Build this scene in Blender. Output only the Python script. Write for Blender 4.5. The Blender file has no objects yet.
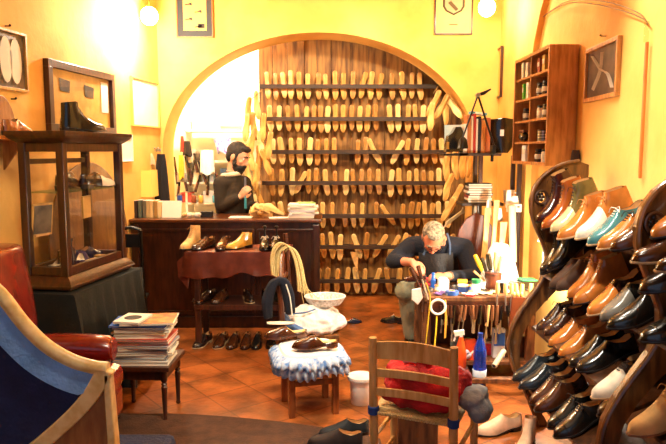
import bpy, bmesh, math, random
from mathutils import Vector, Matrix, Quaternion
R = math.radians
SC = bpy.context.scene
COL = SC.collection
# ---------------------------------------------------------------- camera
H = 1.55; PITCH = R(6.35); F = 647.0
cam_d = bpy.data.cameras.new('camera'); cam = bpy.data.objects.new('camera', cam_d); COL.objects.link(cam)
cam.location = (0, 0, H); cam.rotation_euler = (R(90) - PITCH, 0, 0)
cam_d.sensor_width = 36; cam_d.lens = F / 666 * 36; cam_d.clip_start = .05
SC.camera = cam
# ---------------------------------------------------------------- world, exposure
SC.view_settings.view_transform = 'Standard'; SC.view_settings.look = 'None'
SC.view_settings.gamma = 1; SC.view_settings.use_curve_mapping = False
SC.view_settings.exposure = 0.72
W = bpy.data.worlds.new('daylight'); SC.world = W; W.use_nodes = True
W.node_tree.nodes['Background'].inputs[0].default_value = (.55, .72, 1, 1)
W.node_tree.nodes['Background'].inputs[1].default_value = .42
# ---------------------------------------------------------------- lamps seen or read from their light, and unseen added spots
def light(name, kind, loc, energy, color, size=.05, target=None, spot=None, blend=.5):
    d = bpy.data.lights.new(name, kind); d.energy = energy; d.color = color
    if kind == 'AREA': d.size = size
    else: d.shadow_soft_size = size
    if kind == 'SPOT': d.spot_size = R(spot); d.spot_blend = blend
    o = bpy.data.objects.new(name, d); COL.objects.link(o); o.location = loc
    if target is not None:
        o.rotation_euler = (Vector(target) - Vector(loc)).to_track_quat('-Z', 'Y').to_euler()
    return o
WARM = (1, .81, .53); WHITE = (1, .88, .70)
light('left_corner_bulb', 'POINT', (-1.50, 5.45, 2.55), 85, WHITE, .06)
light('right_corner_bulb', 'POINT', (1.20, 5.40, 2.70), 25, WARM, .06)
light('alcove_lamp', 'POINT', (-1.35, 6.75, 2.85), 200, WHITE, .08)
light('bench_lamp_light', 'POINT', (1.37, 4.12, .92), 60, WHITE, .05)
light('rack_spot', 'SPOT', (.15, 1.8, 3.1), 215, WHITE, .05, (1.15, 2.95, 1.3), 46, .8)
light('floor_spot', 'SPOT', (-.1, 2.6, 3.15), 120, WARM, .06, (-.05, 4.6, 0), 70, .7)
light('left_fill', 'SPOT', (-.4, 1.6, 3.15), 65, WHITE, .06, (-1.4, 3.0, .9), 85, .7)  # added fill for the left foreground, no fixture
light('last_wall_fill', 'SPOT', (.3, 4.4, 3.1), 150, WARM, .08, (.2, 6.8, 1.3), 75, .7)  # unseen fill added to brighten the lasts, no fixture
light('bench_fill', 'SPOT', (.75, 3.7, 3.1), 150, WHITE, .05, (.80, 4.65, .6), 36, .6)  # unseen spot added over the workbench, without a fixture
light('right_wall_bulb', 'POINT', (1.26, 4.35, 3.12), 13, WHITE, .05)
light('right_wall_spot', 'SPOT', (.62, 3.0, 3.15), 115, WHITE, .06, (1.42, 2.75, 1.75), 62, .8)
light('last_wall_fill_low', 'SPOT', (.15, 4.6, 3.1), 70, WARM, .08, (.25, 6.8, 1.6), 60, .8)  # second unseen fill on the last wall, no fixture
light('chair_fill', 'SPOT', (.1, 2.6, 3.1), 165, WHITE, .05, (.1, 3.75, .4), 50, .7)  # added fill that whitens the bag and cushion, no fixture
# ---------------------------------------------------------------- pixel <-> room helpers (666 x 444 frame)
def P(px, py, Y):
    dx = (px - 333) / F; dy = -(py - 222) / F
    y = math.cos(PITCH) + dy * math.sin(PITCH); z = -math.sin(PITCH) + dy * math.cos(PITCH)
    k = Y / y
    return Vector((dx * k, Y, H + z * k))
def PZ(px, py, z0=0.0):
    dx = (px - 333) / F; dy = -(py - 222) / F
    y = math.cos(PITCH) + dy * math.sin(PITCH); z = -math.sin(PITCH) + dy * math.cos(PITCH)
    k = (z0 - H) / z
    return Vector((dx * k, y * k, z0))
# ---------------------------------------------------------------- materials
def lin(c):
    if isinstance(c, str): c = tuple(int(c[i:i+2], 16) / 255 for i in (0, 2, 4))
    return tuple((x / 12.92 if x <= .04045 else ((x + .055) / 1.055) ** 2.4) for x in c) + (1,)
MATS = {}
def mat(name, c, rough=.6, metal=0, var=.25, scale=8, bump=.1, c2=None, stretch=(1, 1, 1), coat=0, bscale=None, sheen=0, kind='noise'):
    if name in MATS: return MATS[name]
    m = bpy.data.materials.new(name); m.use_nodes = True; nt = m.node_tree; N = nt.nodes; L = nt.links
    b = N['Principled BSDF']; b.inputs['Roughness'].default_value = rough; b.inputs['Metallic'].default_value = metal
    if coat: b.inputs['Coat Weight'].default_value = coat; b.inputs['Coat Roughness'].default_value = .12
    if sheen: b.inputs['Sheen Weight'].default_value = sheen
    tc = N.new('ShaderNodeTexCoord'); mp = N.new('ShaderNodeMapping'); mp.inputs['Scale'].default_value = stretch
    L.new(tc.outputs['Object'], mp.inputs['Vector'])
    n = N.new('ShaderNodeTexNoise'); n.inputs['Scale'].default_value = scale; n.inputs['Detail'].default_value = 5
    L.new(mp.outputs[0], n.inputs['Vector'])
    r = N.new('ShaderNodeValToRGB'); a = lin(c)
    d = lin(c2) if c2 else tuple(x * (1 - var) for x in a[:3]) + (1,)
    r.color_ramp.elements[0].color = d; r.color_ramp.elements[1].color = a
    r.color_ramp.elements[0].position = .35; r.color_ramp.elements[1].position = .62
    L.new(n.outputs['Fac'], r.inputs[0]); L.new(r.outputs[0], b.inputs['Base Color'])
    if bump:
        bp = N.new('ShaderNodeBump'); bp.inputs['Strength'].default_value = bump; bp.inputs['Distance'].default_value = .01
        n2 = N.new('ShaderNodeTexNoise'); n2.inputs['Scale'].default_value = bscale or scale * 4; n2.inputs['Detail'].default_value = 4
        L.new(mp.outputs[0], n2.inputs['Vector']); L.new(n2.outputs['Fac'], bp.inputs['Height']); L.new(bp.outputs[0], b.inputs['Normal'])
    MATS[name] = m; return m
def wood(name, c, c2, rough=.45, stretch=(6, 6, 1), coat=0, scale=6):
    return mat(name, c, rough, 0, .3, scale, .12, c2, stretch, coat)
def leather(name, c, rough=.28, coat=.4): return mat(name, c, rough, 0, .35, 14, .06, None, (1, 1, 1), coat, 120)
def cloth(name, c, rough=.9, var=.25, bump=.4, c2=None, scale=14): return mat(name, c, rough, 0, var, scale, bump, c2, (1, 1, 1), 0, 90, 0)
def paper(name, c, var=.1): return mat(name, c, .7, 0, var, 6, .05)
def emis(name, c, s):
    if name in MATS: return MATS[name]
    m = bpy.data.materials.new(name); m.use_nodes = True; b = m.node_tree.nodes['Principled BSDF']
    b.inputs['Base Color'].default_value = lin(c); b.inputs['Emission Color'].default_value = lin(c); b.inputs['Emission Strength'].default_value = s
    MATS[name] = m; return m
def glass(name='clear_glass', tint=(1, 1, 1, 1), rough=0.02):
    if name in MATS: return MATS[name]
    m = bpy.data.materials.new(name); m.use_nodes = True; nt = m.node_tree; N = nt.nodes; L = nt.links
    o = N['Material Output']; t = N.new('ShaderNodeBsdfTransparent'); t.inputs[0].default_value = tint
    g = N.new('ShaderNodeBsdfGlossy'); g.inputs['Roughness'].default_value = rough
    fr = N.new('ShaderNodeLayerWeight'); fr.inputs[0].default_value = .5
    pw = N.new('ShaderNodeMath'); pw.operation = 'POWER'; pw.inputs[1].default_value = 4; L.new(fr.outputs['Facing'], pw.inputs[0])
    ml = N.new('ShaderNodeMath'); ml.operation = 'MULTIPLY_ADD'; ml.inputs[1].default_value = .4; ml.inputs[2].default_value = .025; L.new(pw.outputs[0], ml.inputs[0])
    mx = N.new('ShaderNodeMixShader'); L.new(ml.outputs[0], mx.inputs[0]); L.new(t.outputs[0], mx.inputs[1]); L.new(g.outputs[0], mx.inputs[2])
    L.new(mx.outputs[0], o.inputs[0]); MATS[name] = m; return m
# ---------------------------------------------------------------- mesh builder
class B:
    def __init__(s, M=None): s.v = []; s.f = []; s.M = M or Matrix()
    def add(s, vs, fs):
        k = len(s.v); s.v += [s.M @ Vector(v) for v in vs]; s.f += [tuple(i + k for i in f) for f in fs]; return s
    def box(s, c, d, rot=None):
        q = rot if rot is not None else Matrix.Identity(3)
        if isinstance(q, (int, float)): q = Matrix.Rotation(q, 3, 'Z')
        if isinstance(q, tuple): q = (Matrix.Rotation(q[2], 3, 'Z') @ Matrix.Rotation(q[1], 3, 'Y') @ Matrix.Rotation(q[0], 3, 'X'))
        c = Vector(c); vs = []
        for x in (-.5, .5):
            for y in (-.5, .5):
                for z in (-.5, .5): vs.append(c + q @ Vector((x * d[0], y * d[1], z * d[2])))
        return s.add(vs, [(0, 1, 3, 2), (4, 6, 7, 5), (0, 4, 5, 1), (2, 3, 7, 6), (0, 2, 6, 4), (1, 5, 7, 3)])
    def loft(s, rings, caps=True, close=True):
        n = len(rings[0]); vs = [v for r in rings for v in r]; fs = []
        for i in range(len(rings) - 1):
            for j in range(n if close else n - 1):
                a = i * n + j; b = i * n + (j + 1) % n; fs.append((a, b, b + n, a + n))
        if caps: fs.append(tuple(range(n))[::-1]); fs.append(tuple(range((len(rings) - 1) * n, len(rings) * n)))
        return s.add(vs, fs)
    def tube(s, pts, r, n=8, sub=0, flat=1.0):
        pts = [Vector(p) for p in pts]
        if sub: pts = spl(pts, sub)
        m = len(pts)
        rr = [r] * m if isinstance(r, (int, float)) else [r[0] + 0 for _ in range(m)]
        if not isinstance(r, (int, float)):
            k = len(r) - 1
            rr = []
            for i in range(m):
                u = i / (m - 1) * k; a = min(int(u), k - 1); rr.append(r[a] + (r[a + 1] - r[a]) * (u - a))
        rings = []; t0 = (pts[1] - pts[0]).normalized(); nx = t0.orthogonal().normalized()
        if abs(t0.z) < .99: nx = t0.cross(Vector((0, 0, 1))).normalized()
        for i in range(m):
            t = ((pts[min(i + 1, m - 1)] - pts[max(i - 1, 0)])).normalized()
            nx = (nx - t * nx.dot(t)).normalized(); ny = t.cross(nx)
            rings.append([pts[i] + (nx * math.cos(a) + ny * math.sin(a) * flat) * rr[i] for a in [2 * math.pi * j / n for j in range(n)]])
        return s.loft(rings)
    def cyl(s, p0, p1, r0, r1=None, n=16): return s.tube([p0, p1], [r0, r1 if r1 is not None else r0], n)
    def lathe(s, prof, c=(0, 0, 0), n=20, q=None, sc=(1, 1)):
        c = Vector(c); rings = []
        for r, z in prof:
            ring = [Vector((r * sc[0] * math.cos(2 * math.pi * j / n), r * sc[1] * math.sin(2 * math.pi * j / n), z)) for j in range(n)]
            rings.append([c + ((q @ v) if q is not None else v) for v in ring])
        return s.loft(rings)
    def ell(s, c, r, n=12, q=None):
        if isinstance(r, (int, float)): r = (r, r, r)
        rings = []; c = Vector(c)
        for i in range(n // 2 + 1):
            a = -math.pi / 2 + math.pi * i / (n // 2); rad = max(math.cos(a), .001)
            ring = [Vector((r[0] * rad * math.cos(2 * math.pi * j / n), r[1] * rad * math.sin(2 * math.pi * j / n), r[2] * math.sin(a))) for j in range(n)]
            rings.append([c + ((q @ v) if q is not None else v) for v in ring])
        return s.loft(rings)
    def prism(s, pts, vec):
        vec = Vector(vec); a = [Vector(p) for p in pts]; n = len(a)
        return s.add(a + [p + vec for p in a], [tuple(range(n))[::-1], tuple(range(n, 2 * n))] + [(i, (i + 1) % n, n + (i + 1) % n, n + i) for i in range(n)])
    def mesh(s, name, smooth=False):
        me = bpy.data.meshes.new(name); bm = bmesh.new()
        vs = [bm.verts.new(v) for v in s.v]
        for f in s.f:
            try: bm.faces.new([vs[i] for i in f])
            except ValueError: pass
        bmesh.ops.recalc_face_normals(bm, faces=bm.faces)
        if smooth:
            for f in bm.faces: f.smooth = True
            for e in bm.edges:
                if len(e.link_faces) == 2 and e.calc_face_angle(0) > R(42): e.smooth = False
        bm.to_mesh(me); bm.free(); return me
    def out(s, name, m, parent=None, smooth=False, bevel=0, loc=None):
        me = s.mesh(name, smooth); me.materials.append(m)
        return link(name, me, parent, loc, bevel)
def link(name, me, parent=None, loc=None, bevel=0):
    o = bpy.data.objects.new(name, me); COL.objects.link(o)
    if parent is not None: o.parent = parent
    if loc is not None: o.location = loc
    if bevel:
        b = o.modifiers.new('bevel', 'BEVEL'); b.width = bevel; b.segments = 2; b.limit_method = 'ANGLE'; b.angle_limit = R(40)
    return o
def spl(pts, k):
    pts = [Vector(p) for p in pts]; out = []
    for i in range(len(pts) - 1):
        p0 = pts[max(i - 1, 0)]; p1 = pts[i]; p2 = pts[i + 1]; p3 = pts[min(i + 2, len(pts) - 1)]
        for j in range(k):
            t = j / k
            out.append(.5 * ((2 * p1) + (p2 - p0) * t + (2 * p0 - 5 * p1 + 4 * p2 - p3) * t * t + (3 * p1 - p0 - 3 * p2 + p3) * t ** 3))
    out.append(pts[-1]); return out
def crumple(o, st=.03, sz=.08):
    tx = bpy.data.textures.get('folds') or bpy.data.textures.new('folds', 'CLOUDS'); tx.noise_scale = sz; tx.noise_depth = 2
    m = o.modifiers.new('folds', 'DISPLACE'); m.texture = tx; m.strength = st; m.mid_level = .5; return o
def tag(o, label, cat, group=None, kind=None):
    o['label'] = label; o['category'] = cat
    if group: o['group'] = group
    if kind: o['kind'] = kind
    return o
def thing(name, label, cat, loc=(0, 0, 0), rz=0, group=None):
    o = bpy.data.objects.new(name, None); COL.objects.link(o); o.location = loc; o.empty_display_size = .1
    o.rotation_euler = (0, 0, rz); return tag(o, label, cat, group)
def struct(name, b, m, **k):
    o = b.out(name, m, **k); o['kind'] = 'structure'; return o
ORD = ['first', 'second', 'third', 'fourth', 'fifth', 'sixth', 'seventh', 'eighth', 'ninth', 'tenth', 'eleventh', 'twelfth', 'thirteenth',
       'fourteenth', 'fifteenth', 'sixteenth', 'seventeenth', 'eighteenth', 'nineteenth', 'twentieth', 'twenty-first', 'twenty-second', 'twenty-third', 'twenty-fourth']
rnd = random.Random(7)
# ---------------------------------------------------------------- palette
M_wall = mat('ochre_plaster', 'eabb62', .85, 0, .12, 2.2, .3, 'd8a04a', (1, 1, 1), 0, 14)
M_white = mat('white_plaster', 'f4ead2', .85, 0, .1, 3, .2)
M_dark = wood('dark_walnut', '4a2413', '2a1209', .35, coat=.25)
M_mahog = wood('mahogany', '43200f', '241007', .3, coat=.35)
M_pine = wood('knotty_pine', 'd0924c', 'a0662c', .4, (5, 5, .8))
M_plank = wood('rough_planks', '9c6e34', '5a3816', .7, (7, 7, .7), scale=4)
M_rail = wood('rail_wood', '3c2412', '241408', .6, (.8, 6, 6))
M_beech = wood('beech', 'dab070', 'ba8744', .45, (6, 6, 1))
M_gold = wood('gilt_wood', 'd9a850', 'b07f32', .4)
M_brownchair = wood('chestnut', '6b3517', '45200d', .4)
M_lasts = [wood('last_wood_' + n, a, b, .42, (3, 3, 1), scale=9) for n, a, b in (('honey', 'e6bd72', 'c0904a'), ('amber', 'dca556', 'b07c38'), ('pale', 'f2d898', 'd8b068'), ('tan', 'c8924c', '99682e'))]
M_black = mat('black_metal', '14120f', .35, .3, .2, 8, .03)
M_blk = leather('black_leather', '16130f', .2, .6)
M_steel = mat('steel', 'b8b4a8', .3, .9, .2, 8, .03)
M_brass = mat('brass', 'c99b45', .3, .9, .2, 8, .03)
M_wht = mat('white_plastic', 'eeece4', .4, 0, .05, 5, .02)
M_glass = glass()
# ================================================================ the room
def tiles(name):
    m = mat(name, 'b4662e', .32, 0, .3, 5, .25, '74401a', (1, 1, 1), .15, 30)
    nt = m.node_tree; N = nt.nodes; L = nt.links; b = N['Principled BSDF']
    src = b.inputs['Base Color'].links[0].from_socket
    tc = N.new('ShaderNodeTexCoord'); mp = N.new('ShaderNodeMapping'); mp.inputs['Rotation'].default_value = (0, 0, R(52))
    L.new(tc.outputs['Object'], mp.inputs[0])
    br = N.new('ShaderNodeTexBrick'); br.offset = 0; br.inputs['Scale'].default_value = 1; br.inputs['Brick Width'].default_value = .3
    br.inputs['Row Height'].default_value = .3; br.inputs['Mortar Size'].default_value = .006; br.inputs['Mortar Smooth'].default_value = .3
    br.inputs['Color1'].default_value = (1, 1, 1, 1); br.inputs['Color2'].default_value = (.66, .62, .58, 1); br.inputs['Mortar'].default_value = (.42, .38, .34, 1)
    L.new(mp.outputs[0], br.inputs[0])
    mx = N.new('ShaderNodeMix'); mx.data_type = 'RGBA'; mx.blend_type = 'MULTIPLY'; mx.inputs[0].default_value = 1
    L.new(src, mx.inputs[6]); L.new(br.outputs['Color'], mx.inputs[7]); L.new(mx.outputs[2], b.inputs['Base Color'])
    return m
M_floor = tiles('terracotta_tiles')
struct('floor', B().box((0, 3, -.05), (6, 11.2, .1)), M_floor)
struct('ceiling', B().box((0, 3, 3.35), (6, 11.2, .1)), M_wall)
YA = 6.3
def lwx(Y): return -1.67 - .119 * (YA - Y)
def rwx(Y): return 1.50 + .06 * (Y - 4)
struct('wall_left', B().prism([(lwx(-1.5), -1.5, 0), (lwx(YA + .2), YA + .2, 0), (lwx(YA + .2) - .2, YA + .2, 0), (lwx(-1.5) - .2, -1.5, 0)], (0, 0, 3.3)), M_wall)
struct('wall_right', B().prism([(rwx(-1.5), -1.5, 0), (rwx(YA + .2), YA + .2, 0), (rwx(YA + .2) + .2, YA + .2, 0), (rwx(-1.5) + .2, -1.5, 0)], (0, 0, 3.3)), M_wall)
# pier of the right wall with the edge of a broad arch
pr = [(508, 150, 5.05), (508, 90, 5.05), (509, 62, 5.05)]
b = B(); zs = [0, 1.9, 2.15, 2.35, 2.55, 2.72, 2.86, 2.97, 3.05]; ys = [5.12, 5.12, 5.08, 5.0, 4.84, 4.62, 4.3, 3.85, 3.3]
for i in range(len(zs) - 1):
    pass
outl_ = [(ys[i], zs[i]) for i in range(len(zs))] + [(2.2, 3.12), (-1.4, 3.15), (-1.4, 3.3), (YA + .02, 3.3), (YA + .02, 0)]
b.loft([[Vector((rwx(y) - .045, y, z)) for y, z in outl_], [Vector((rwx(y) + .01, y, z)) for y, z in outl_]])
struct('trim_1', b, M_wall)
# back wall with its wide arch
cx, sw, zs0, rise = -.136, 1.51, 1.55, 1.11
arc = [(cx + sw * math.cos(a), zs0 + rise * math.sin(a)) for a in [math.pi * i / 40 for i in range(41)]]
poly = [(cx + sw, 0)] + arc + [(cx - sw, 0), (-2.3, 0), (-2.3, 3.3), (2.2, 3.3), (2.2, 0)]
struct('wall_back', B().prism([(x, YA, z) for x, z in poly], (0, .42, 0)), M_wall, smooth=False)
# alcove behind the arch, on the left, and the plank partition
struct('wall_alcove', B().box((-1.6, 7.72, 1.65), (3.2, .1, 3.3)), M_white)
struct('wall_alcove_side', B().box((-2.35, 7.2, 1.65), (.1, 1.1, 3.3)), M_white)
struct('wall_alcove_end', B().box((-.72, 7.28, 1.65), (.1, .78, 3.3)), M_white)
YP = 6.86
b = B(); x = -.775; r2 = random.Random(3)
while x < 1.62:
    w = r2.uniform(.13, .2); b.box((x + w / 2, YP + .02 + r2.uniform(0, .006), 1.5), (w - .004, .03, 3.0)); x += w
struct('wall_planks', b, M_plank, bevel=.003)
struct('wall_planks_backing', B().box((.44, YP + .06, 1.6), (2.43, .03, 3.2)), M_rail)
# ================================================================ shoe lasts
def last_mesh(k):
    r3 = random.Random(k); rings = []; n = 12
    tab = [(-.135, .006, .006, .0), (-.13, .016, .013, .0), (-.105, .029, .02, .0), (-.07, .039, .026, .004), (-.035, .041, .032, .009), (.0, .036, .04, .016),
           (.03, .031, .046, .02), (.06, .029, .044, .016), (.09, .031, .038, .008), (.12, .031, .034, .003), (.14, .025, .026, 0), (.149, .012, .012, 0)]
    sx = r3.uniform(.82, .92)
    for z, wx, wy, oy in tab:
        rings.append([Vector((math.cos(a) * wx * sx + .006 * (z < -.06), oy + max(-wy * .55, math.sin(a) * wy), z * 1.0)) for a in [2 * math.pi * j / n for j in range(n)]])
    b = B().loft(rings)
    me = b.mesh('shoe_last', True); me.materials.append(M_lasts[k % 4]); return me
LASTS = [last_mesh(i) for i in range(8)]
def last(loc, tilt, label, group, rx=0, rz=0, k=None, sc=1):
    o = bpy.data.objects.new('shoe_last', LASTS[rnd.randrange(8) if k is None else k]); COL.objects.link(o)
    o.location = loc; o.rotation_euler = (rx, tilt, rz); o.scale = (sc, sc, sc); return tag(o, label, 'shoe last', group)
rows = [
 (86.5, 260, 438, [267.5, 275.5, 283.5, 290.6, 299, 307.6, 318.4, 325.5, 335, 343.5, 352.7, 362.7, 371, 380, 392, 402.5, 411.8, 420]),
 (119, 262, 426, [270, 279, 288, 297, 306, 313.5, 320.5, 327.5, 335.3, 343, 351.5, 359.6, 367.4, 375.5, 390, 398, 408, 415.5, 423]),
 (152, 272, 447, [273, 281, 291, 299.4, 309.6, 317.5, 326, 334, 357.6, 365.7, 374.5, 397, 407, 416.7, 425.5, 434, 442]),
 (183, 262, 452, [272, 281, 292, 300, 308.6, 315.8, 326, 335, 346, 353, 361.6, 369.3, 378.4, 391, 399.4, 409, 416.7, 424, 431.5, 439]),
 (216, 262, 458, [273, 281, 290, 299, 309, 322.5, 332.4, 345, 353, 362, 376, 388, 403, 411, 418, 425, 432, 439, 447.6]),
 (247, 318, 470, [323, 331.6, 340, 357, 366.3, 379.4, 393, 402, 409.5, 417, 426, 436, 445, 454]),
 (281, 318, 470, [318.5, 327, 337, 347.5, 356, 365, 376, 388, 400, 411])]
tilts = {(0, 11): .25, (0, 12): .1, (0, 13): .15, (2, 10): -.45, (2, 11): .5, (2, 12): .12, (4, 11): -.6, (5, 5): .55, (5, 6): .5, (5, 7): .35, (5, 3): -.3, (6, 7): -.15, (6, 6): .3, (3, 3): .5, (4, 12): 0}
RN = ['topmost rail', 'second rail from the top', 'third rail from the top', 'fourth rail from the top', 'third rail from the bottom', 'second rail from the bottom', 'lowest rail']
YL = 6.74
for ri, (py, x0, x1, xs) in enumerate(rows):
    a = P(x0, py, YL - .05); c = P(x1, py, YL - .05)
    t = B().box(((a.x + c.x) / 2, YL - .055, a.z), (c.x - a.x, .022, .042)).box(((a.x + c.x) / 2, YL + .06, a.z), (c.x - a.x, .12, .012)).out('last_rail', M_rail, bevel=.002)
    # back board of the rail holds the toes, the front strip keeps the lasts upright
    tag(t, 'dark wooden rail across the plank wall, ' + RN[ri].replace('rail', 'of seven rails holding lasts').replace('topmost of', 'topmost of').replace('lowest of', 'lowest of'), 'rail', 'rails of the last wall')
    for i, px in enumerate(xs):
        p = P(px, py, YL)
        tl = tilts.get((ri, i), rnd.uniform(-.09, .09))
        last((p.x, YL + rnd.uniform(.0, .012), p.z + rnd.uniform(-.012, .012)), tl,
             'wooden shoe last standing in the %s, %s from the left' % (RN[ri], ORD[i]), 'shoe lasts on the plank wall', rz=rnd.uniform(-.35, .35), sc=rnd.uniform(.9, 1.04))
# shoe stretched below the second rail from the bottom: pale leather scrap
b = B(); p = P(353, 252, 6.66)
b.loft([[p + Vector((dx - .03 + i * .012, math.sin(i) * .008 + (j // 2) * .006, -.035 * i)) for j, dx in ((0, 0), (1, w), (2, w), (3, 0))] for i, w in enumerate((.075, .07, .06, .045, .03, .02, .012))])
tag(b.out('leather_scrap', leather('pale_leather', 'd9a765', .5, 0), smooth=True), 'long pale leather scrap hanging from the second lowest rail', 'leather scrap')
# hanging bunches of lasts
def bunch(name, top, items, Yb, label, which):
    hk = tag(B().tube([P(top[0], top[1], Yb), P(top[0], top[1], Yb) + Vector((0, -.05, .01)), P(*items[0][:2], Yb) + Vector((0, 0, .1))], .004, 6).tube([P(top[0], top[1], Yb), P(items[-1][0], items[-1][1], Yb)], .004, 6).out('twine', cloth('twine', 'b08a50')), label, 'cord')
    for i, (px, py, tl) in enumerate(items):
        last(P(px, py, Yb + rnd.uniform(-.06, .05)), tl, which % ORD[i], 'hanging lasts', rz=rnd.uniform(-.8, .8), k=rnd.choice([0, 1, 2, 4, 5]))
bunch('left', (262, 92), [(249, 112, .05), (257, 106, -.05), (246, 128, .15), (254, 127, -.1), (263, 128, .1), (252, 143, .25), (261, 146, -.2), (269, 146, .15), (250, 158, -.25), (258, 160, .1),
      (266, 163, -.3), (248, 175, -.15), (255, 178, .05), (252, 192, -.2), (259, 196, -.35)], 6.55, 'twine cord tying the long bunch of lasts left of the plank wall',
      'wooden last in the long hanging bunch left of the plank wall, %s from its top')
bunch('right', (437, 88), [(433, 104, .5), (441, 107, .6), (447, 112, .2), (454, 108, -.7), (431, 117, .1)], 6.5, 'twine cord tying lasts at the upper right end of the rails',
      'wooden last tied at the right ends of the two top rails, %s of five')
bunch('low', (458, 152), [(447, 168, .05), (456, 166, -.1), (463, 165, .1), (470, 164, .3), (448, 188, .35), (455, 198, .45), (448, 210, .6)], 6.3, 'twine cord tying lasts under the book shelf by the right corner',
      'wooden last hanging under the book shelf at the right, %s from the top')
# ================================================================ shoes
def lut(tab, u):
    if u <= tab[0][0]: return tab[0][1]
    for (a, x), (b2, y) in zip(tab, tab[1:]):
        if u <= b2:
            t = (u - a) / (b2 - a); t = t * t * (3 - 2 * t) * .35 + t * .65; return x + (y - x) * t
    return tab[-1][1]
LS = .29
WD = [(0, .004), (.015, .016), (.05, .025), (.1, .031), (.2, .033), (.35, .030), (.5, .037), (.62, .044), (.74, .045), (.84, .038), (.92, .028), (.97, .017), (1, .004)]
SB = [(0, .026), (.25, .024), (.45, .013), (.65, .007), (.85, .009), (1, .014)]
TOP = {'low': [(0, .088), (.06, .090), (.2, .076), (.34, .084), (.43, .098), (.55, .080), (.7, .060), (.85, .050), (.95, .040), (1, .020)],
       'chukka': [(0, .135), (.1, .140), (.34, .146), (.40, .128), (.5, .100), (.6, .078), (.75, .057), (.88, .050), (.95, .040), (1, .020)],
       'boot': [(0, .175), (.1, .18), (.33, .188), (.39, .150), (.48, .110), (.58, .083), (.75, .058), (.88, .050), (.95, .041), (1, .020)],
       'clog': [(0, .050), (.1, .040), (.3, .036), (.42, .060), (.5, .082), (.6, .078), (.75, .062), (.9, .050), (.95, .042), (1, .022)]}
OPEN = {'low': (.035, .43), 'chukka': (.03, .36), 'boot': (.03, .35), 'clog': (.02, .46)}
US = [0, .015, .035, .06, .1, .15, .2, .25, .3, .34, .37, .40, .43, .46, .5, .55, .6, .66, .72, .78, .84, .89, .93, .96, .985, 1]
def shoe_parts(kind):
    o0, o1 = OPEN[kind]; split = .5 if kind != 'boot' else .54
    rows = []; ins = []
    for u in US:
        w = lut(WD, u); s = lut(SB, u); h = lut(TOP[kind], u); opn = o0 <= u <= o1
        if opn:
            e = min((u - o0) / .06, (o1 - u) / .12, 1); tw = (.013 + .013 * max(e, 0)) if kind != 'boot' else (.02 + .014 * max(e, 0))
            if kind in ('boot', 'chukka'): tw = max(tw, .02)
        else: tw = 0
        half = []
        for k in range(8):
            t = k / 7
            if opn: y = w * (1 + .10 * math.sin(t * math.pi * .8)) * (1 - t ** 1.6) + tw * t ** 1.6; z = s + (h - s) * t
            else:
                a = t * math.pi / 2; y = w * 1.03 * math.cos(a) ** .72; z = s + (h - s) * math.sin(a) ** .86
            half.append((y, z))
        if u == 0: half = [(y * .9, z) for y, z in half]
        row = [Vector((u * LS, -y, z)) for y, z in half] + [Vector((u * LS, y, z)) for y, z in reversed(half)]
        rows.append(row)
        if o0 - .001 <= u <= o1 + .05:
            d = s + .018 if opn else h - .012; tt = max(tw - .003, .003)
            ins.append([Vector((u * LS, -tt, h - .001)), Vector((u * LS, -tt, (h + d) / 2)), Vector((u * LS, 0, d)), Vector((u * LS, tt, (h + d) / 2)), Vector((u * LS, tt, h - .001))])
    def strip(sel):
        b = B(); n = 16
        for r0, r1, u0, u1 in sel:
            k = len(b.v); b.v += r0 + r1
            gap = (o0 <= u0 <= o1) and (o0 <= u1 <= o1)
            for j in range(n - 1):
                if j == 7 and gap: continue
                b.f.append((k + j, k + j + 1, k + n + j + 1, k + n + j))
        return b
    seg = [(rows[i], rows[i + 1], US[i], US[i + 1]) for i in range(len(US) - 1)]
    def mk(b, nm):
        me = bpy.data.meshes.new(nm); bm = bmesh.new(); vs = [bm.verts.new(v) for v in b.v]
        for f in b.f:
            try: bm.faces.new([vs[i] for i in f])
            except ValueError: pass
        bmesh.ops.remove_doubles(bm, verts=bm.verts, dist=.0004); bmesh.ops.recalc_face_normals(bm, faces=bm.faces)
        for f in bm.faces: f.smooth = True
        bm.to_mesh(me); bm.free(); return me
    D = {}
    D['vamp'] = mk(strip([s for s in seg if s[2] >= split - .001]), 'vamp')
    D['quarter'] = mk(strip([s for s in seg if s[2] < split - .001]), 'quarter')
    D['lining'] = B().loft(ins, caps=False, close=False).mesh('lining', True)
    ring = []; n = len(US)
    def outl(off, z, u1=1.0, flat=None):
        pts = [Vector((u * LS + (off if u > .98 else (-off if u < .01 else 0)), -(lut(WD, u) + off), (lut(SB, u) if flat is None else flat) + z)) for u in US if u <= u1]
        return pts + [Vector((p.x, -p.y, p.z)) for p in reversed(pts)]
    b = B().loft([outl(.0035, -.007), outl(.0045, -.003), outl(.0035, .001)])
    b.loft([outl(.002, 0, .25, 0), outl(.003, -.006, .25)]); D['sole'] = b.mesh('sole')
    if kind != 'clog':
        b = B(); us = [.43, .465, .50, .535] if kind == 'low' else ([.40, .44, .48] if kind == 'chukka' else [.37, .40, .43, .46, .5, .54])
        for i, u in enumerate(us):
            h = lut(TOP[kind], u) + .0035; w = .011
            b.tube([(u * LS, -w, h - .005), (u * LS + .004, 0, h), (u * LS, w, h - .005)], .0022, 5)
        u = us[0]; h = lut(TOP[kind], u)
        b.tube([(u * LS, 0, h + .003), (u * LS - .004, .02, h + .012), (u * LS + .01, .035, h - .005), (u * LS + .004, .012, h)], .0016, 5, 3)
        b.tube([(u * LS, 0, h + .003), (u * LS + .01, -.02, h + .010), (u * LS + .02, -.034, h - .01)], .0016, 5, 3)
        D['laces'] = b.mesh('laces', True)
    b = B(); ts = [(.83, 1)]
    u = .80; rr = []
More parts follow.
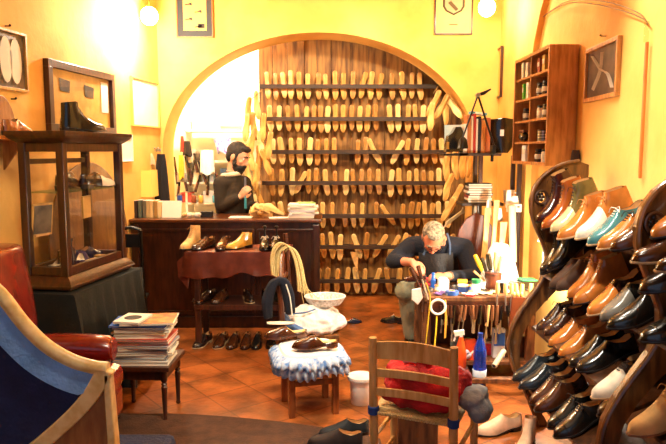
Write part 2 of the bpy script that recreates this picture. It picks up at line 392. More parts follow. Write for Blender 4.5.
    for du, off in ((0, .0004), (.006, .0016), (.012, .0004)):
        uu = u + du; w = lut(WD, uu); s = lut(SB, uu); h = lut(TOP[kind], uu); row = []
        for k in range(17):
            a = math.pi * k / 16; row.append(Vector((uu * LS, math.copysign(abs(math.cos(a)) ** .72, math.cos(a)) * (w * 1.03 + off), s + (h + off - s) * math.sin(a) ** .86)))
        rr.append(row)
    D['toe_cap_seam'] = B().loft(rr, caps=False, close=False).mesh('toe_cap_seam', True)
    return D
SHOE = {k: shoe_parts(k) for k in TOP}
CC = {}
def withmat(me, m):
    key = (me.name, m.name)
    if key not in CC: c = me.copy(); c.materials.clear(); c.materials.append(m); CC[key] = c
    return CC[key]
M_sole = leather('sole_leather', '8a5a30', .45, .1); M_soleb = leather('dark_sole', '1c1410', .4, .1); M_solen = leather('natural_sole', 'd2b083', .5, 0)
M_lin = leather('tan_lining', 'c89a62', .6, 0); M_lind = leather('dark_lining', '2a1c14', .6, 0)
LC = dict(dark='231512', burg='3a1612', tan='b96e2e', rust='a5541e', orange='cb7a34', cream='e3cf9c', olive='6f6336', white='f6ecd6', teal='3f7f86', brown='46220f',
          black='141210', grey='77736a', sand='d9b273', suede='452a1a', choc='3b2218', navy='1a2440', pink='dcb493', honey='d8a23e', slate='20262c')
def LM(c, soft=False): return leather('shoe_' + c + ('_suede' if soft else ''), LC[c], .75 if soft else .24, 0 if soft else .45)
def shoe(kind, col, loc, rot, label, cat='shoe', group=None, col2=None, sole=None, lining=None, laces=None, cap=False, soft=False, name=None, mirror=False, sc=1):
    t = thing(name or {'low': 'oxford_shoe', 'chukka': 'chukka_boot', 'boot': 'lace_boot', 'clog': 'clog'}[kind], label, cat, loc, 0, group)
    if isinstance(rot, (int, float)): t.rotation_euler = (0, 0, rot)
    else: t.rotation_euler = rot.to_euler()
    t.scale = (sc, -sc if mirror else sc, sc)
    D = SHOE[kind]; m = LM(col, soft)
    link('vamp', withmat(D['vamp'], m), t)
    q = link('quarter' if kind != 'boot' else 'shaft', withmat(D['quarter'], LM(col2, soft) if col2 else m), t)
    if col2: q['label'] = 'differently coloured rear part'
    link('lining', withmat(D['lining'], lining or M_lin), t); link('sole', withmat(D['sole'], sole or M_soleb), t)
    if 'laces' in D and laces != 0: link('laces', withmat(D['laces'], laces or mat('lace_dark', '2a1a12', .8)), t)
    if cap: link('toe_cap_seam', withmat(D['toe_cap_seam'], m), t)
    return t
def aim(dirx, up=(0, 0, 1)):
    x = Vector(dirx).normalized(); z = Vector(up); z = (z - x * z.dot(x)).normalized(); y = z.cross(x)
    return Matrix((x, y, z)).transposed()
def shoe_at(kind, col, toe, label, yaw=0, tilt=22, roll=0, **k):
    """toe: room point of the toe tip; yaw turns the toe towards the viewer, tilt drops it"""
    d = Vector((-math.cos(R(yaw)) * math.cos(R(tilt)), -math.sin(R(yaw)) * math.cos(R(tilt)), -math.sin(R(tilt))))
    m = aim(d, Vector((-math.sin(R(roll)) * 0, 0, 1)))
    loc = Vector(toe) - m @ Vector((LS * k.get('sc', 1), 0, .012))
    return shoe(kind, col, loc, m, label, **k)
# ================================================================ the shoe rack
YL1, YR1 = 3.52, 2.28
prof_px = [(577, 161), (565, 163), (552, 168), (541, 176), (533, 187), (529.5, 200), (530, 213), (534, 226), (540, 240), (545, 254), (545, 268), (539, 282), (529, 296), (518, 312), (510, 328), (507, 345),
           (510, 362), (516, 376), (524, 392), (531, 410), (536, 424)]
pr = [P(x, y, YL1) for x, y in prof_px]
inner = [P(x, y, YL1) for x, y in [(548, 424), (537, 404), (527, 388), (521, 374), (519, 360), (519, 344), (523, 330), (532, 315), (543, 302), (554, 291), (567, 284), (600, 282)]]
def panel(Y, label):
    t = thing('rack_side_panel', label, 'rack panel', (1.0, Y, 0), 0, 'carved side panels of the shoe rack')
    pts = [Vector((p.x - 1.0, -.02, max(p.z, 0))) for p in pr] + [Vector((min(p.x - 1.0, .38), -.02, max(p.z, 0))) for p in inner] + [Vector((.38, -.02, pr[0].z - .02))]
    pts[len(pr) - 1].z = 0; pts[len(pr)].z = 0
    # plate with a round opening cut by a boolean-free bridge: split at the hole's height
    c = P(540, 197, YL1); c = Vector((c.x - 1.0, -.02, c.z)); rh = .033
    b = B(); bm_pts = pts
    from mathutils.geometry import tessellate_polygon
    hole = [c + Vector((rh * math.cos(-a), 0, rh * 1.1 * math.sin(-a))) for a in [2 * math.pi * i / 20 for i in range(20)]]
    tri = tessellate_polygon([[Vector((p.x, p.z, 0)) for p in pts], [Vector((p.x, p.z, 0)) for p in hole]])
    allp = pts + hole; n = len(allp); k = len(pts)
    vs = allp + [p + Vector((0, .04, 0)) for p in allp]
    fs = [tuple(f) for f in tri] + [tuple(i + n for i in reversed(f)) for f in tri]
    fs += [(i, (i + 1) % k, n + (i + 1) % k, n + i) for i in range(k)] + [(k + i, k + (i + 1) % 20, n + k + (i + 1) % 20, n + k + i) for i in range(20)]
    b.add(vs, fs); b.out('panel_board', M_rackw, t)
    # rim mouldings: edge bead and ring round the opening
    e = [p + Vector((.004, -.004, 0)) for p in pts[:len(pr)]]
    B().tube(spl(e, 3), .011, 8).out('edge_bead', M_rackw, t, True)
    B().tube([p + Vector((0, -.004, 0)) for p in hole] + [hole[0] + Vector((0, -.004, 0))], .008, 8).out('carved_ring', M_rackd, t, True)
    b = B()
    for i in range(6):
        a = i * math.pi / 3; b.ell(c + Vector((.017 * math.cos(a), .02, .019 * math.sin(a))), (.010, .008, .010), 8)
    b.ell(c + Vector((0, .02, 0)), (.01, .01, .01), 8).out('carved_rosette', M_rackd, t, True)
    return t
M_rackw = wood('rack_walnut', '754a22', '44270f', .3, coat=.4); M_rackd = wood('rack_walnut_dark', '4a2a14', '2c170a', .35, coat=.3)
panel(YL1, 'curved walnut panel with round carved opening at the far end of the shoe rack')
panel(YR1, 'curved walnut panel with round carved opening at the near end of the shoe rack')
TZ = [1.17, .88, .578, .285]                     # toe heights of the sloping tiers
TX = [1.03, 1.04, 1.0, .945]
b = B()
for i, (z, x) in enumerate(zip(TZ, TX)):
    t = B(); y0, y1 = YR1 + .045, YL1 - .03
    x0, x1 = x + .10, x + .32; z0 = z + .012; z1 = z0 + (x1 - x0) * math.tan(R(22))
    t.prism([(x0, y0, z0 - .008), (x1, y0, z1 - .008), (x1, y0, z1 - .026), (x0, y0, z0 - .026)], (0, y1 - y0, 0))
    tag(t.out('rack_shelf', M_rackd, bevel=.003), 'sloping dark shelf of the shoe rack between the two carved panels, %s from the top' % ORD[i], 'shelf', 'sloping shelves of the shoe rack')
    t = B(); y0, y1 = 1.75, YR1 - .03
    t.prism([(x0, y0, z0 - .008), (x1, y0, z1 - .008), (x1, y0, z1 - .026), (x0, y0, z0 - .026)], (0, y1 - y0, 0))
    tag(t.out('rack_shelf', M_rackd, bevel=.003), 'sloping dark shelf of the nearest rack bay at the right edge, %s from the top' % ORD[i], 'shelf', 'sloping shelves of the shoe rack')
tag(B().box((1.372, 2.9, .6), (.02, 1.15, 1.2)).out('rack_backboard', M_rackd), 'dark backboard behind the shoes of the rack, against the right wall', 'backboard')
WL = mat('lace_white', 'f2ecdc', .8); TL = mat('lace_tan', 'c98b4a', .8)
G = 'shoes on the top tier of the rack'
def T(px, py, Y): return P(px, py, Y)
S_ = [
 # kind, colour, toe px, Y, label, extras
 ('boot', 'burg', (537, 222), 3.42, 'dark burgundy lace boot at the far end of the top tier, beside the carved panel', dict(tilt=30, yaw=12)),
 ('boot', 'rust', (542, 229), 3.28, 'rust brown lace boot on the top tier, just behind the two-tone cream boot', dict(tilt=26)),
 ('boot', 'cream', (551, 232), 3.12, 'cream boot with olive brown shaft and hook laces on the top tier', dict(col2='olive', tilt=24, laces=mat('lace_dark', '2a1a12', .8))),
 ('chukka', 'orange', (558, 239), 2.94, 'orange tan chukka boot with thin laces, the longest on the top tier', dict(tilt=22, yaw=8, sole=M_solen, laces=TL)),
 ('chukka', 'white', (576, 239), 2.76, 'white-toed chukka boot with orange tan shaft on the top tier', dict(col2='orange', tilt=24, sole=M_solen, laces=TL)),
 ('low', 'teal', (588, 245), 2.62, 'teal lace-up shoe with white laces on the top tier', dict(tilt=24, sole=M_solen, laces=WL)),
 ('low', 'tan', (598, 249), 2.50, 'tan plain shoe between the teal shoe and the carved panel', dict(tilt=20, sole=M_solen)),
 ('low', 'brown', (611, 250), 2.385, 'small dark brown shoe tucked against the nearer carved panel on the top tier', dict(tilt=20)),
 ('boot', 'black', (541, 274), 3.40, 'shiny black lace boot at the far left end of the second tier', dict(tilt=34, yaw=12)),
 ('boot', 'black', (548, 270), 3.30, 'shiny black lace boot second from the far end of the second tier', dict(tilt=32, yaw=10)),
 ('low', 'suede', (550, 288), 3.22, 'brown suede loafer under the black boots, left one of its pair', dict(soft=True, laces=0, tilt=26)),
 ('low', 'suede', (557, 290), 3.10, 'brown suede loafer under the black boots, right one of its pair', dict(soft=True, laces=0, tilt=26)),
 ('chukka', 'tan', (568, 298), 2.98, 'tan lace boot with long loose lace on the second tier, left one of its pair', dict(tilt=27, laces=TL, cap=True)),
 ('chukka', 'tan', (574, 304), 2.86, 'tan lace boot with toe seam on the second tier, right one of its pair', dict(tilt=25, laces=TL, cap=True)),
 ('low', 'orange', (588, 315), 2.68, 'orange tan shoe with burgundy heel part on the second tier', dict(col2='burg', tilt=27, sole=M_solen, laces=0)),
 ('low', 'grey', (601, 320), 2.53, 'pale grey toed shoe with black heel part on the second tier', dict(col2='black', tilt=26, laces=0)),
 ('low', 'black', (608, 328), 2.40, 'glossy black shoe against the nearer carved panel on the second tier', dict(tilt=16, laces=0)),
 ('low', 'choc', (537, 331), 3.41, 'glossy chocolate shoe at the far end of the third tier, left one of its pair', dict(tilt=26, cap=True)),
 ('low', 'choc', (544, 336), 3.30, 'glossy chocolate shoe at the far end of the third tier, right one of its pair', dict(tilt=26, cap=True)),
 ('low', 'orange', (549, 346), 3.17, 'orange brown shoe on the third tier, left one of its pair', dict(tilt=22, cap=True)),
 ('low', 'orange', (559, 356), 3.01, 'orange brown shoe on the third tier, right one of its pair', dict(tilt=22, cap=True)),
 ('low', 'black', (570, 366), 2.86, 'black shoe with grey shine on the third tier, left one of its pair', dict(tilt=22, laces=0)),
 ('low', 'black', (577, 371), 2.74, 'black shoe with grey shine on the third tier, right one of its pair', dict(tilt=18, laces=0)),
 ('low', 'white', (592, 398), 2.45, 'white-toed spectator shoe with dark brown heel part on the third tier', dict(col2='choc', tilt=20, sole=M_solen, soft=True)),
 ('low', 'slate', (513, 380), 3.40, 'grey black shoe at the far end of the lowest tier, left one of its pair', dict(tilt=20, laces=0)),
 ('low', 'slate', (519, 388), 3.28, 'grey black shoe at the far end of the lowest tier, right one of its pair', dict(tilt=16, laces=0)),
 ('low', 'brown', (530, 404), 3.14, 'brown brogue with toe seam on the lowest tier, left one of its pair', dict(tilt=26, cap=True)),
 ('low', 'brown', (535, 411), 3.03, 'brown brogue with toe seam on the lowest tier, right one of its pair', dict(tilt=24, cap=True)),
 ('low', 'black', (548, 428), 2.86, 'black brogue with toe seam on the lowest tier, left one of its pair', dict(tilt=26, cap=True)),
 ('low', 'black', (554, 437), 2.75, 'black brogue with toe seam on the lowest tier, right one of its pair', dict(tilt=24, cap=True)),
 ('boot', 'choc', (598, 416), 2.50, 'dark chocolate boot on the lowest tier behind the curved panel edge', dict(tilt=20)),
 ('low', 'brown', (632, 262), 2.17, 'brown loafer in the nearest rack bay, upper right edge', dict(tilt=10, laces=0, sole=M_solen)),
 ('low', 'burg', (656, 271), 2.04, 'reddish brown shoe at the right edge, in front of the brown loafer', dict(tilt=10, laces=0, sole=M_solen)),
 ('low', 'tan', (652, 238), 2.19, 'pale tan shoe at the right edge above the brown loafer', dict(tilt=24, laces=TL)),
 ('low', 'black', (640, 341), 2.19, 'glossy black shoe in the nearest rack bay at the right edge', dict(tilt=12, laces=0, cap=True)),
 ('chukka', 'sand', (628, 434), 2.12, 'sand suede chukka boot at the lower right corner', dict(tilt=16, soft=True, sole=M_sole, laces=TL)),
 ('low', 'dark', (640, 292), 2.10, 'small dark shoe under the reddish brown shoe at the right edge', dict(tilt=16, laces=0)),
]
for kind, col, toe, Y, label, ex in S_:
    ex = dict(ex); yaw = ex.pop('yaw', 6); tl = ex.pop('tilt', 22)
    shoe_at(kind, col, P(toe[0], toe[1], Y), label, yaw, tl, cat='boot' if kind in ('boot', 'chukka') else 'shoe', group='shoes displayed on the rack', **ex)
# ================================================================ pictures
def onw(px, py, fn):
    a, c = 1.0, 9.0
    s = 1 if P(px, py, a).x - fn(a) > 0 else -1
    for _ in range(50):
        m = (a + c) / 2
        if (P(px, py, m).x - fn(m)) * s > 0: a = m
        else: c = m
    return P(px, py, a)
def frame(label, c0, c1, h, fw, mats, cat='picture', mt=0, depth=.025, art=None, name='framed_picture', gls=False):
    """c0, c1: lower left and lower right corners seen from the room; h: height"""
    u = c1 - c0; w = Vector((u.x, u.y, 0)).length; rz = math.atan2(u.y, u.x)
    t = thing(name, label, cat, ((c0.x + c1.x) / 2, (c0.y + c1.y) / 2, c0.z), rz)
    b = B()
    for z in (fw / 2, h - fw / 2): b.box((0, -depth / 2, z), (w, depth, fw))
    for x in (-w / 2 + fw / 2, w / 2 - fw / 2): b.box((x, -depth / 2, h / 2), (fw, depth, h - 2 * fw))
    b.out('frame', mats[0], t, bevel=.002)
    if mt:
        B().box((0, -.008, h / 2), (w - 2 * fw, .004, h - 2 * fw)).out('passe_partout', mats[2], t)
    k = fw + mt
    B().box((0, -.011 if mt else -.008, h / 2), (w - 2 * k, .003, h - 2 * k)).out('artwork' if name != 'framed_mirror' else 'mirror_glass', mats[1], t)
    if art: art(t, w - 2 * k, h - 2 * k, h / 2)
    if gls: B().box((0, -.018, h / 2), (w - 2 * fw, .002, h - 2 * fw)).out('glass_pane', M_glass, t)
    return t
def photo_mat(name, a, c, sc=6): return mat(name, a, .35, 0, .5, sc, 0, c)
M_photo = photo_mat('sepia_photo', '6e604a', '1e1812', 9)
def art_lasts(t, w, h, zc):
    b = B()
    for i, (x, s) in enumerate(((-.3, .35), (.05, .2), (.28, .5))):
        b.loft([[Vector((w * (x + dx * .13) + w * .1 * s * k / 6, -.014, zc + h * (-.42 + .84 * k / 6))), Vector((w * (x + dx * .13) + w * .1 * s * k / 6, -.0125, zc + h * (-.42 + .84 * k / 6)))] for k, dx in enumerate((-.4, -1, -.9, -.6, -.9, -1, -.3))] , caps=False)
        b.prism([(w * (x + .14 * math.cos(a)), -.0145, zc + h * .42 * math.sin(a)) for a in [2 * math.pi * j / 16 for j in range(16)]], (0, .001, 0))
    b.out('drawn_foot_shapes', paper('pale_print', 'd8cfb8'), t)
# left wall
a = onw(-22, 86, lwx); c = onw(26, 94, lwx)
fr_l = frame('gold rimmed print of pale foot shapes at the upper left edge', a, c, .36, .018, (M_gold, M_photo), art=art_lasts)
p = onw(5, 26, lwx); tag(B().cyl(p - Vector((.02, 0, 0)), p + Vector((.03, 0, 0)), .004).ell(p + Vector((.03, 0, .004)), .008, 8).out('picture_nail', M_black), 'dark nail above the print of foot shapes at the upper left', 'nail')
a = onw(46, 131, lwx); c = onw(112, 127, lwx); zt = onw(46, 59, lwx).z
MM = mat('old_mirror', 'd8d0bc', .06, 1, .12, 3, 0)
def art_reflection(t, w, h, zc):  # mirror reflection painted as flat dark frames and a bright patch
    for x, z in ((-.28, .22), (.12, .18)): B().prism([((x - .085) * w, -.0135, zc + (z + .13) * h), ((x + .085) * w, -.0135, zc + (z + .10) * h), ((x + .07) * w, -.0135, zc + (z - .12) * h), ((x - .075) * w, -.0135, zc + (z - .10) * h)], (0, .001, 0)).out('painted_frame_reflection', paper('dark_reflection_paint', '4a3c28'), t)
    B().box((w * .40, -.0135, zc + h * .12), (w * .13, .001, h * .62)).out('painted_bright_reflection', paper('white_print', 'efe8d8'), t)  # bright patch of the reflection, painted with the shared white print material
frame('wide dark framed mirror with a painted-in reflection, behind the black shoes', a, c, zt - a.z, .05, (M_dark, mat('ochre_reflection_paint', 'd0a850', .5, 0, .3, 4, 0, 'a88238')), depth=.04, art=art_reflection, gls=True)  # mirror face painted in the ochre of the reflected wall
a = onw(131, 126, lwx); c = onw(158, 128, lwx); zt = onw(131, 76, lwx).z
frame('pale picture in a thin yellow frame, left wall below the bright lamp', a, c, zt - a.z, .015, (mat('yellow_frame', 'e8c05a', .4), paper('cream_print', 'f4ecd2')), name='framed_picture')
a = onw(115, 162, lwx); c = onw(131, 160, lwx); zt = onw(115, 134, lwx).z
frame('small white print in a narrow frame just right of the glass display case', a, c, zt - a.z, .010, (M_wht, paper('white_print', 'efe8d8')), name='framed_picture')
# picture inside view, behind display case, standing low on the left wall
a = onw(32, 224, lwx); c = onw(56, 218, lwx)
frame('small dark framed black and white photograph seen through the left side of the glass case', a, c, .30, .016, (M_dark, M_photo), mt=.025 and .02, name='framed_photograph') if False else None
# back wall
a = P(177, 38, YA); c = P(214, 38, YA)
def art_shoes(t, w, h, zc):
    b = B()
    for i in range(6):
        x = (-.22, .2)[i % 2] * w; z = zc + h * (.36 - .16 * i)
        b.prism([(x + w * dx, -.014, z + h * dz) for dx, dz in ((-.2, 0), (-.2, .03), (-.08, .035), (.02, .06), (.1, .065), (.12, .0), (.06, .0), (.0, .012))], (0, .001, 0))
    b.box((w * .28, -.0135, zc - h * .4), (w * .3, .001, h * .1)); b.out('drawn_shoes', paper('ink', '2a2218'), t)
frame('print of small black shoe drawings with dark mat, above the arch on the left', a, c, .56, .012, (wood('orange_frame', 'b5651f', '8a4714'), paper('ochre_paper', 'e0b050'), paper('slate_mat', '26282a')), mt=.055, art=art_shoes)
a = P(434, 35, YA); c = P(472, 35, YA)
def art_coat(t, w, h, zc):
    sh = [(-.27, .12), (-.3, .2), (-.15, .21), (0, .17), (.15, .21), (.3, .2), (.27, .12), (.27, -.02), (.2, -.1), (0, -.17), (-.2, -.1), (-.27, -.02)]
    B().prism([(x * w * 1.15, -.014, zc + z * h * 1.15 + .02) for x, z in sh], (0, .001, 0)).out('crest_border', paper('crest_dark', '4a3a22'), t)
    B().prism([(x * w * .92, -.0145, zc + z * h * .92 + .02) for x, z in sh], (0, .001, 0)).out('crest_shield', paper('crest_grey', 'a39b78'), t)
    B().prism([(-.17 * w, -.015, zc + .09 * h), (-.08 * w, -.015, zc + .13 * h), (.13 * w, -.015, zc - .03 * h), (.06 * w, -.015, zc - .07 * h)], (0, .0005, 0)).out('crest_band', paper('crest_brown', '5a4526'), t)
    B().box((0, -.0135, zc - h * .33), (w * .25, .001, h * .015)).out('caption_line', paper('ink', '2a2218'), t)
frame('crest print with dark shield in a thin dark frame, above the arch on the right', a, c, .50, .014, (M_dark, paper('ochre_paper_light', 'ecc77c'), ), art=art_coat)
# right wall
pw = lambda Y: rwx(Y) - .048
a = onw(489.5, 102, pw); c = onw(502, 103, pw); zt = onw(489.5, 57, pw).z
frame('narrow dark framed print on the pier beside the right rear corner', a, c, zt - a.z, .016, (M_dark, paper('ochre_paper', 'e0b050'), M_wht), mt=0)
a = onw(587, 103, rwx); c = onw(620, 97, rwx); zt = onw(588, 51, rwx).z
def art_hands(t, w, h, zc):
    b = B()
    b.tube([(-w * .3, -.012, zc + h * .4), (0, -.012, zc + h * .05), (w * .25, -.012, zc - h * .1), (w * .4, -.012, zc - h * .4)], .016, 6, 3, .1).tube([(w * .02, -.012, zc + h * .4), (-w * .02, -.012, zc), (-w * .25, -.012, zc - h * .35)], .014, 6, 3, .1)
    b.out('pale_strokes', paper('print_strokes', 'c9b79a'), t)
frame('dark sepia photograph with pale streaks in a wooden frame on the right wall', a, c, zt - a.z, .022, (M_pine, photo_mat('brown_photo', '6b5646', '2a1e18', 7)), art=art_hands, name='framed_photograph')
p = onw(606, 36, rwx); tag(B().cyl(p + Vector((.02, 0, 0)), p - Vector((.03, 0, 0)), .003).ell(p - Vector((.03, 0, -.004)), .006, 8).out('picture_nail', M_black), 'dark nail above the sepia photograph on the right wall', 'nail')
# conduit pipe with glass junction and wires on the right wall
t = thing('wall_conduit', 'vertical wooden cable strip on the right wall with two wires arching left', 'conduit', (0, 0, 0))
cw = lambda Y: rwx(Y) - .02
a = onw(647, 42, cw); c = onw(637, 178, cw); c = Vector((a.x, a.y, c.z)); k = (c + a) / 2
B().box(k, (.014, .016, a.z - c.z), R(-3)).out('cable_strip', wood('strip_orange', 'b8702c', '96541c'), t, bevel=.003)
B().cyl(a + Vector((-.005, 0, 0)), a + Vector((-.005, 0, .09)), .011).out('insulator', glass('bulb_glass', (.95, .9, .8, 1), .1), t, True)
for nm, dz in (('wire', 0), ('wire', .022)):
    pts = [onw(x, y, cw) + Vector((0, 0, dz * q)) for x, y, q in ((648, 24, 0), (640, 17, .6), (620, 10, 1), (600, 5, 1), (580, 2.5, .8), (565, 4, .5), (550, 12, .2), (543, 17, 0))]
    B().tube(pts, .003, 6, 4).out(nm, mat('copper_wire', '8a6a3c', .4, .5), t, True)
# wall lamp fixtures
def bulb(name, loc, label, wall):
    t = thing(name, label, 'lamp', loc)
    d = (Vector(wall) - Vector(loc))
    B().tube([Vector((0, 0, .0)) + d, Vector((0, 0, .09)) + d * .5, (0, 0, .10), (0, 0, .04)], .01, 8, 4).out('bracket', M_brass, t, True)
    B().lathe([(.005, .055), (.022, .05), (.024, .03), (.015, .02)], n=14).out('socket', M_brass, t, True)
    B().ell((0, 0, -.03), (.075, .075, .08), 18).out('glowing_bulb', emis('bulb_glow', 'fff0c0', 22), t, True)
bulb('wall_lamp', (-1.60, 5.80, 2.74), 'glowing bulb lamp high in the left rear corner', (-1.70, 6.1, 2.82))
bulb('wall_lamp', P(487, 4, 5.9), 'glowing bulb lamp high in the right rear corner', P(487, 4, 5.9) + Vector((.09, .12, .08)))
# ================================================================ left: hat shelf, display case on its cloth table
ps = onw(17, 136, lambda Y: lwx(Y) + .10)
t = thing('wall_shelf', 'small wooden wall shelf with a rounded tan backboard, left edge below the foot print', 'shelf', (lwx(ps.y), ps.y, ps.z), R(83.2))
B().prism([(-.19 + .38 * (i / 16) if False else -.15 * math.cos(math.pi * i / 16), -.015, .24 * math.sin(math.pi * i / 16)) for i in range(17)], (0, .012, 0)).out('backboard', wood('tan_board', 'b98545', '9a6a30', .5), t, bevel=.003)
B().prism([(-.19, -.20, 0), (.12, -.17, 0), (.19, 0, 0), (-.19, 0, 0)], (0, 0, -.025)).out('shelf_board', M_pine, t, bevel=.003)
B().prism([(0, -.15, -.025), (0, -.01, -.025), (0, -.01, -.2)], (.015, 0, 0)).out('bracket', M_pine, t)
shoe('low', 'tan', (lwx(ps.y) + .11, ps.y - .17, ps.z), R(86), 'pale tan shoe standing on the small wall shelf at the left edge', laces=0)
p = onw(11, 99, lwx); tag(B().cyl(p - Vector((.02, 0, 0)), p + Vector((.03, 0, 0)), .004).ell(p + Vector((.03, 0, .004)), .008, 8).out('picture_nail', M_black), 'dark nail above the rounded backboard at the left edge', 'nail')
CA = Vector((-1.497, 3.6, 0)); cu = Vector((.157, .988, 0)).normalized(); cn = Vector((cu.y, -cu.x, 0))   # along, outward
CRZ = math.atan2(cu.y, cu.x); CW, CD, CZ0, CZ1 = .69, .27, .762, 1.655
t = thing('display_case', 'dark wooden glazed display case with a cornice top, standing on the green draped table', 'display case', CA, CRZ)
b = B()
def lc(x, y, z): return (x, y, z)     # x along the front, y into the case, z up
for x, y in ((.02, .02), (CW - .02, .02), (.02, CD - .02), (CW - .02, CD - .02)): b.box((x, y, (CZ0 + CZ1) / 2), (.045, .045, CZ1 - CZ0 - .12))
for z in (CZ0 + .10, CZ1 - .09):
    b.box((CW / 2, .02, z), (CW, .03, .05)); b.box((CW / 2, CD - .02, z), (CW, .03, .05)); b.box((.02, CD / 2, z), (.03, CD, .05)); b.box((CW - .02, CD / 2, z), (.03, CD, .05))
b.out('case_frame', M_mahog, t, bevel=.004)
B().box((CW * .56, CD - .02, (CZ0 + CZ1) / 2), (.045, .03, CZ1 - CZ0 - .15)).box((CW / 2, CD - .02, CZ1 - .17), (CW, .02, .03)).out('back_bars', M_mahog, t)
def cornice(z0, z1, o0, o1, nm):
    def rg(o, z): return [Vector((-o, -o, z)), Vector((CW + o, -o, z)), Vector((CW + o, CD + o, z)), Vector((-o, CD + o, z))]
    n = 5; return B().loft([rg(o0 + (o1 - o0) * (math.sin(i / n * math.pi / 2)), z0 + (z1 - z0) * i / n) for i in range(n + 1)] + [rg(o1, z1 + .012)]).out(nm, M_mahog, t, bevel=.002)
cornice(CZ1 - .065, CZ1 - .012, .004, .05, 'cornice')
cornice(CZ0 + .075, CZ0 + .015, .0, .045, 'base_moulding'); B().box((CW / 2, CD / 2, CZ0 + .06), (CW, CD, .02)).out('case_floor', M_mahog, t)
B().box((CW / 2, CD / 2, CZ0 + .008), (CW + .05, CD + .05, .016)).out('plinth', M_mahog, t, bevel=.003)
zz0, zz1 = CZ0 + .12, CZ1 - .11; zm = (zz0 + zz1) / 2; zh = zz1 - zz0
B().box((CW / 2, .02, zm), (CW - .08, .004, zh)).out('front_glass', M_glass, t); B().box((.02, CD / 2, zm), (.004, CD - .08, zh)).out('side_glass', M_glass, t)
B().box((CW - .02, CD / 2, zm), (.004, CD - .08, zh)).out('side_glass', M_glass, t); B().box((CW / 2, CD - .02, zm), (CW - .08, .004, zh)).out('back_glass', M_glass, t)
SHZ = 1.31
B().box((CW / 2, CD / 2, SHZ), (CW - .06, CD - .05, .006)).out('glass_shelf', glass('shelf_glass', (.75, .92, .85, 1), .05), t)
MC = Matrix.Translation(CA) @ Matrix.Rotation(CRZ, 4, 'Z')
def cw_(x, y, z): return MC @ Vector((x, y, z))
shoe('low', 'dark', cw_(.18, .15, SHZ + .003), CRZ + .1, 'dark laced shoe on the glass shelf inside the display case', laces=WL)
shoe('low', 'white', cw_(.38, .12, SHZ + .003), CRZ - .25, 'white laced shoe on the glass shelf inside the display case', laces=0, col2='dark')
ZF = CZ0 + .07
def cone_thing(name, m, loc, label, cat, prof, **k): return tag(B().lathe(prof, n=16, **k).out(name, m, smooth=True, loc=loc), label, cat)
t = thing('cloth_shoe', 'navy velvet slipper with cream inside, on the floor of the display case', 'slipper', (0, 0, 0))
t.location = cw_(.30, .10, ZF); t.rotation_euler = (0, 0, CRZ + .5)
for kk, nm in (('vamp', 'vamp'), ('quarter', 'quarter')): link(nm, withmat(SHOE['clog'][nm], cloth('violet_velvet', '35244e')), t)
link('lining', withmat(SHOE['clog']['lining'], cloth('cream_cloth', 'efe2c8')), t); link('sole', withmat(SHOE['clog']['sole'], M_soleb), t)
shoe('clog', 'navy', cw_(.10, .18, ZF), CRZ + .1, 'dark blue clog with cream inside, left part of the display case floor', lining=cloth('cream_cloth', 'efe2c8'))
shoe('low', 'navy', cw_(.42, .2, ZF), CRZ - .1, 'dark navy shoe at the back of the display case floor', laces=0)
b = B().box((0, 0, .07), (.012, .12, .14), (0, .12, 0)); tag(b.out('display_card', paper('tan_card', 'd6a860'), loc=cw_(.52, .18, 1.12)), 'hanging tan tag card in the display case', 'card') if False else None
cone_thing('small_bottle', mat('dark_bottle', '1d2230', .15), cw_(.27, .14, ZF + .0), 'small dark bottle among the shoes in the display case', 'bottle', [(.02, 0), (.022, .01), (.022, .12), (.009, .14), (.009, .17), (.013, .17), (.013, .185)])
cone_thing('brass_tin', M_brass, cw_(.52, .09, ZF), 'round brass tin near the right end inside the display case', 'tin', [(.035, 0), (.038, .005), (.038, .04), (.036, .045)])
t = thing('framed_photograph', 'small framed black and white photograph standing in the left part of the display case', 'picture', cw_(.10, .21, SHZ - .25), CRZ - .25)
B().box((0, 0, .09), (.15, .012, .19), (.12, 0, 0)).out('frame', M_gold, t, bevel=.002); B().box((0, -.008, .09), (.125, .004, .165), (.12, 0, 0)).out('photograph', M_photo, t)
B().box((0, .045, .0), (.10, .09, .012)).out('foot', M_gold, t)
# big tan disc standing upright at the wall behind the case
t = thing('round_disc', 'large upright tan disc at the left wall behind the display case', 'tabletop', (lwx(4.75) + .075, 4.75, .30), R(83.2))
B().lathe([(.001, -.012), (.57, -.012), (.582, -.006), (.582, .006), (.57, .012), (.001, .012)], (0, 0, .58), 48, Matrix.Rotation(R(88), 3, 'X')).out('disc_body', wood('disc_tan', '7a5220', '5a3a14', .5), t, True)
B().box((0, 0, -.15), (.7, .07, .30)).out('low_support', M_dark, t)
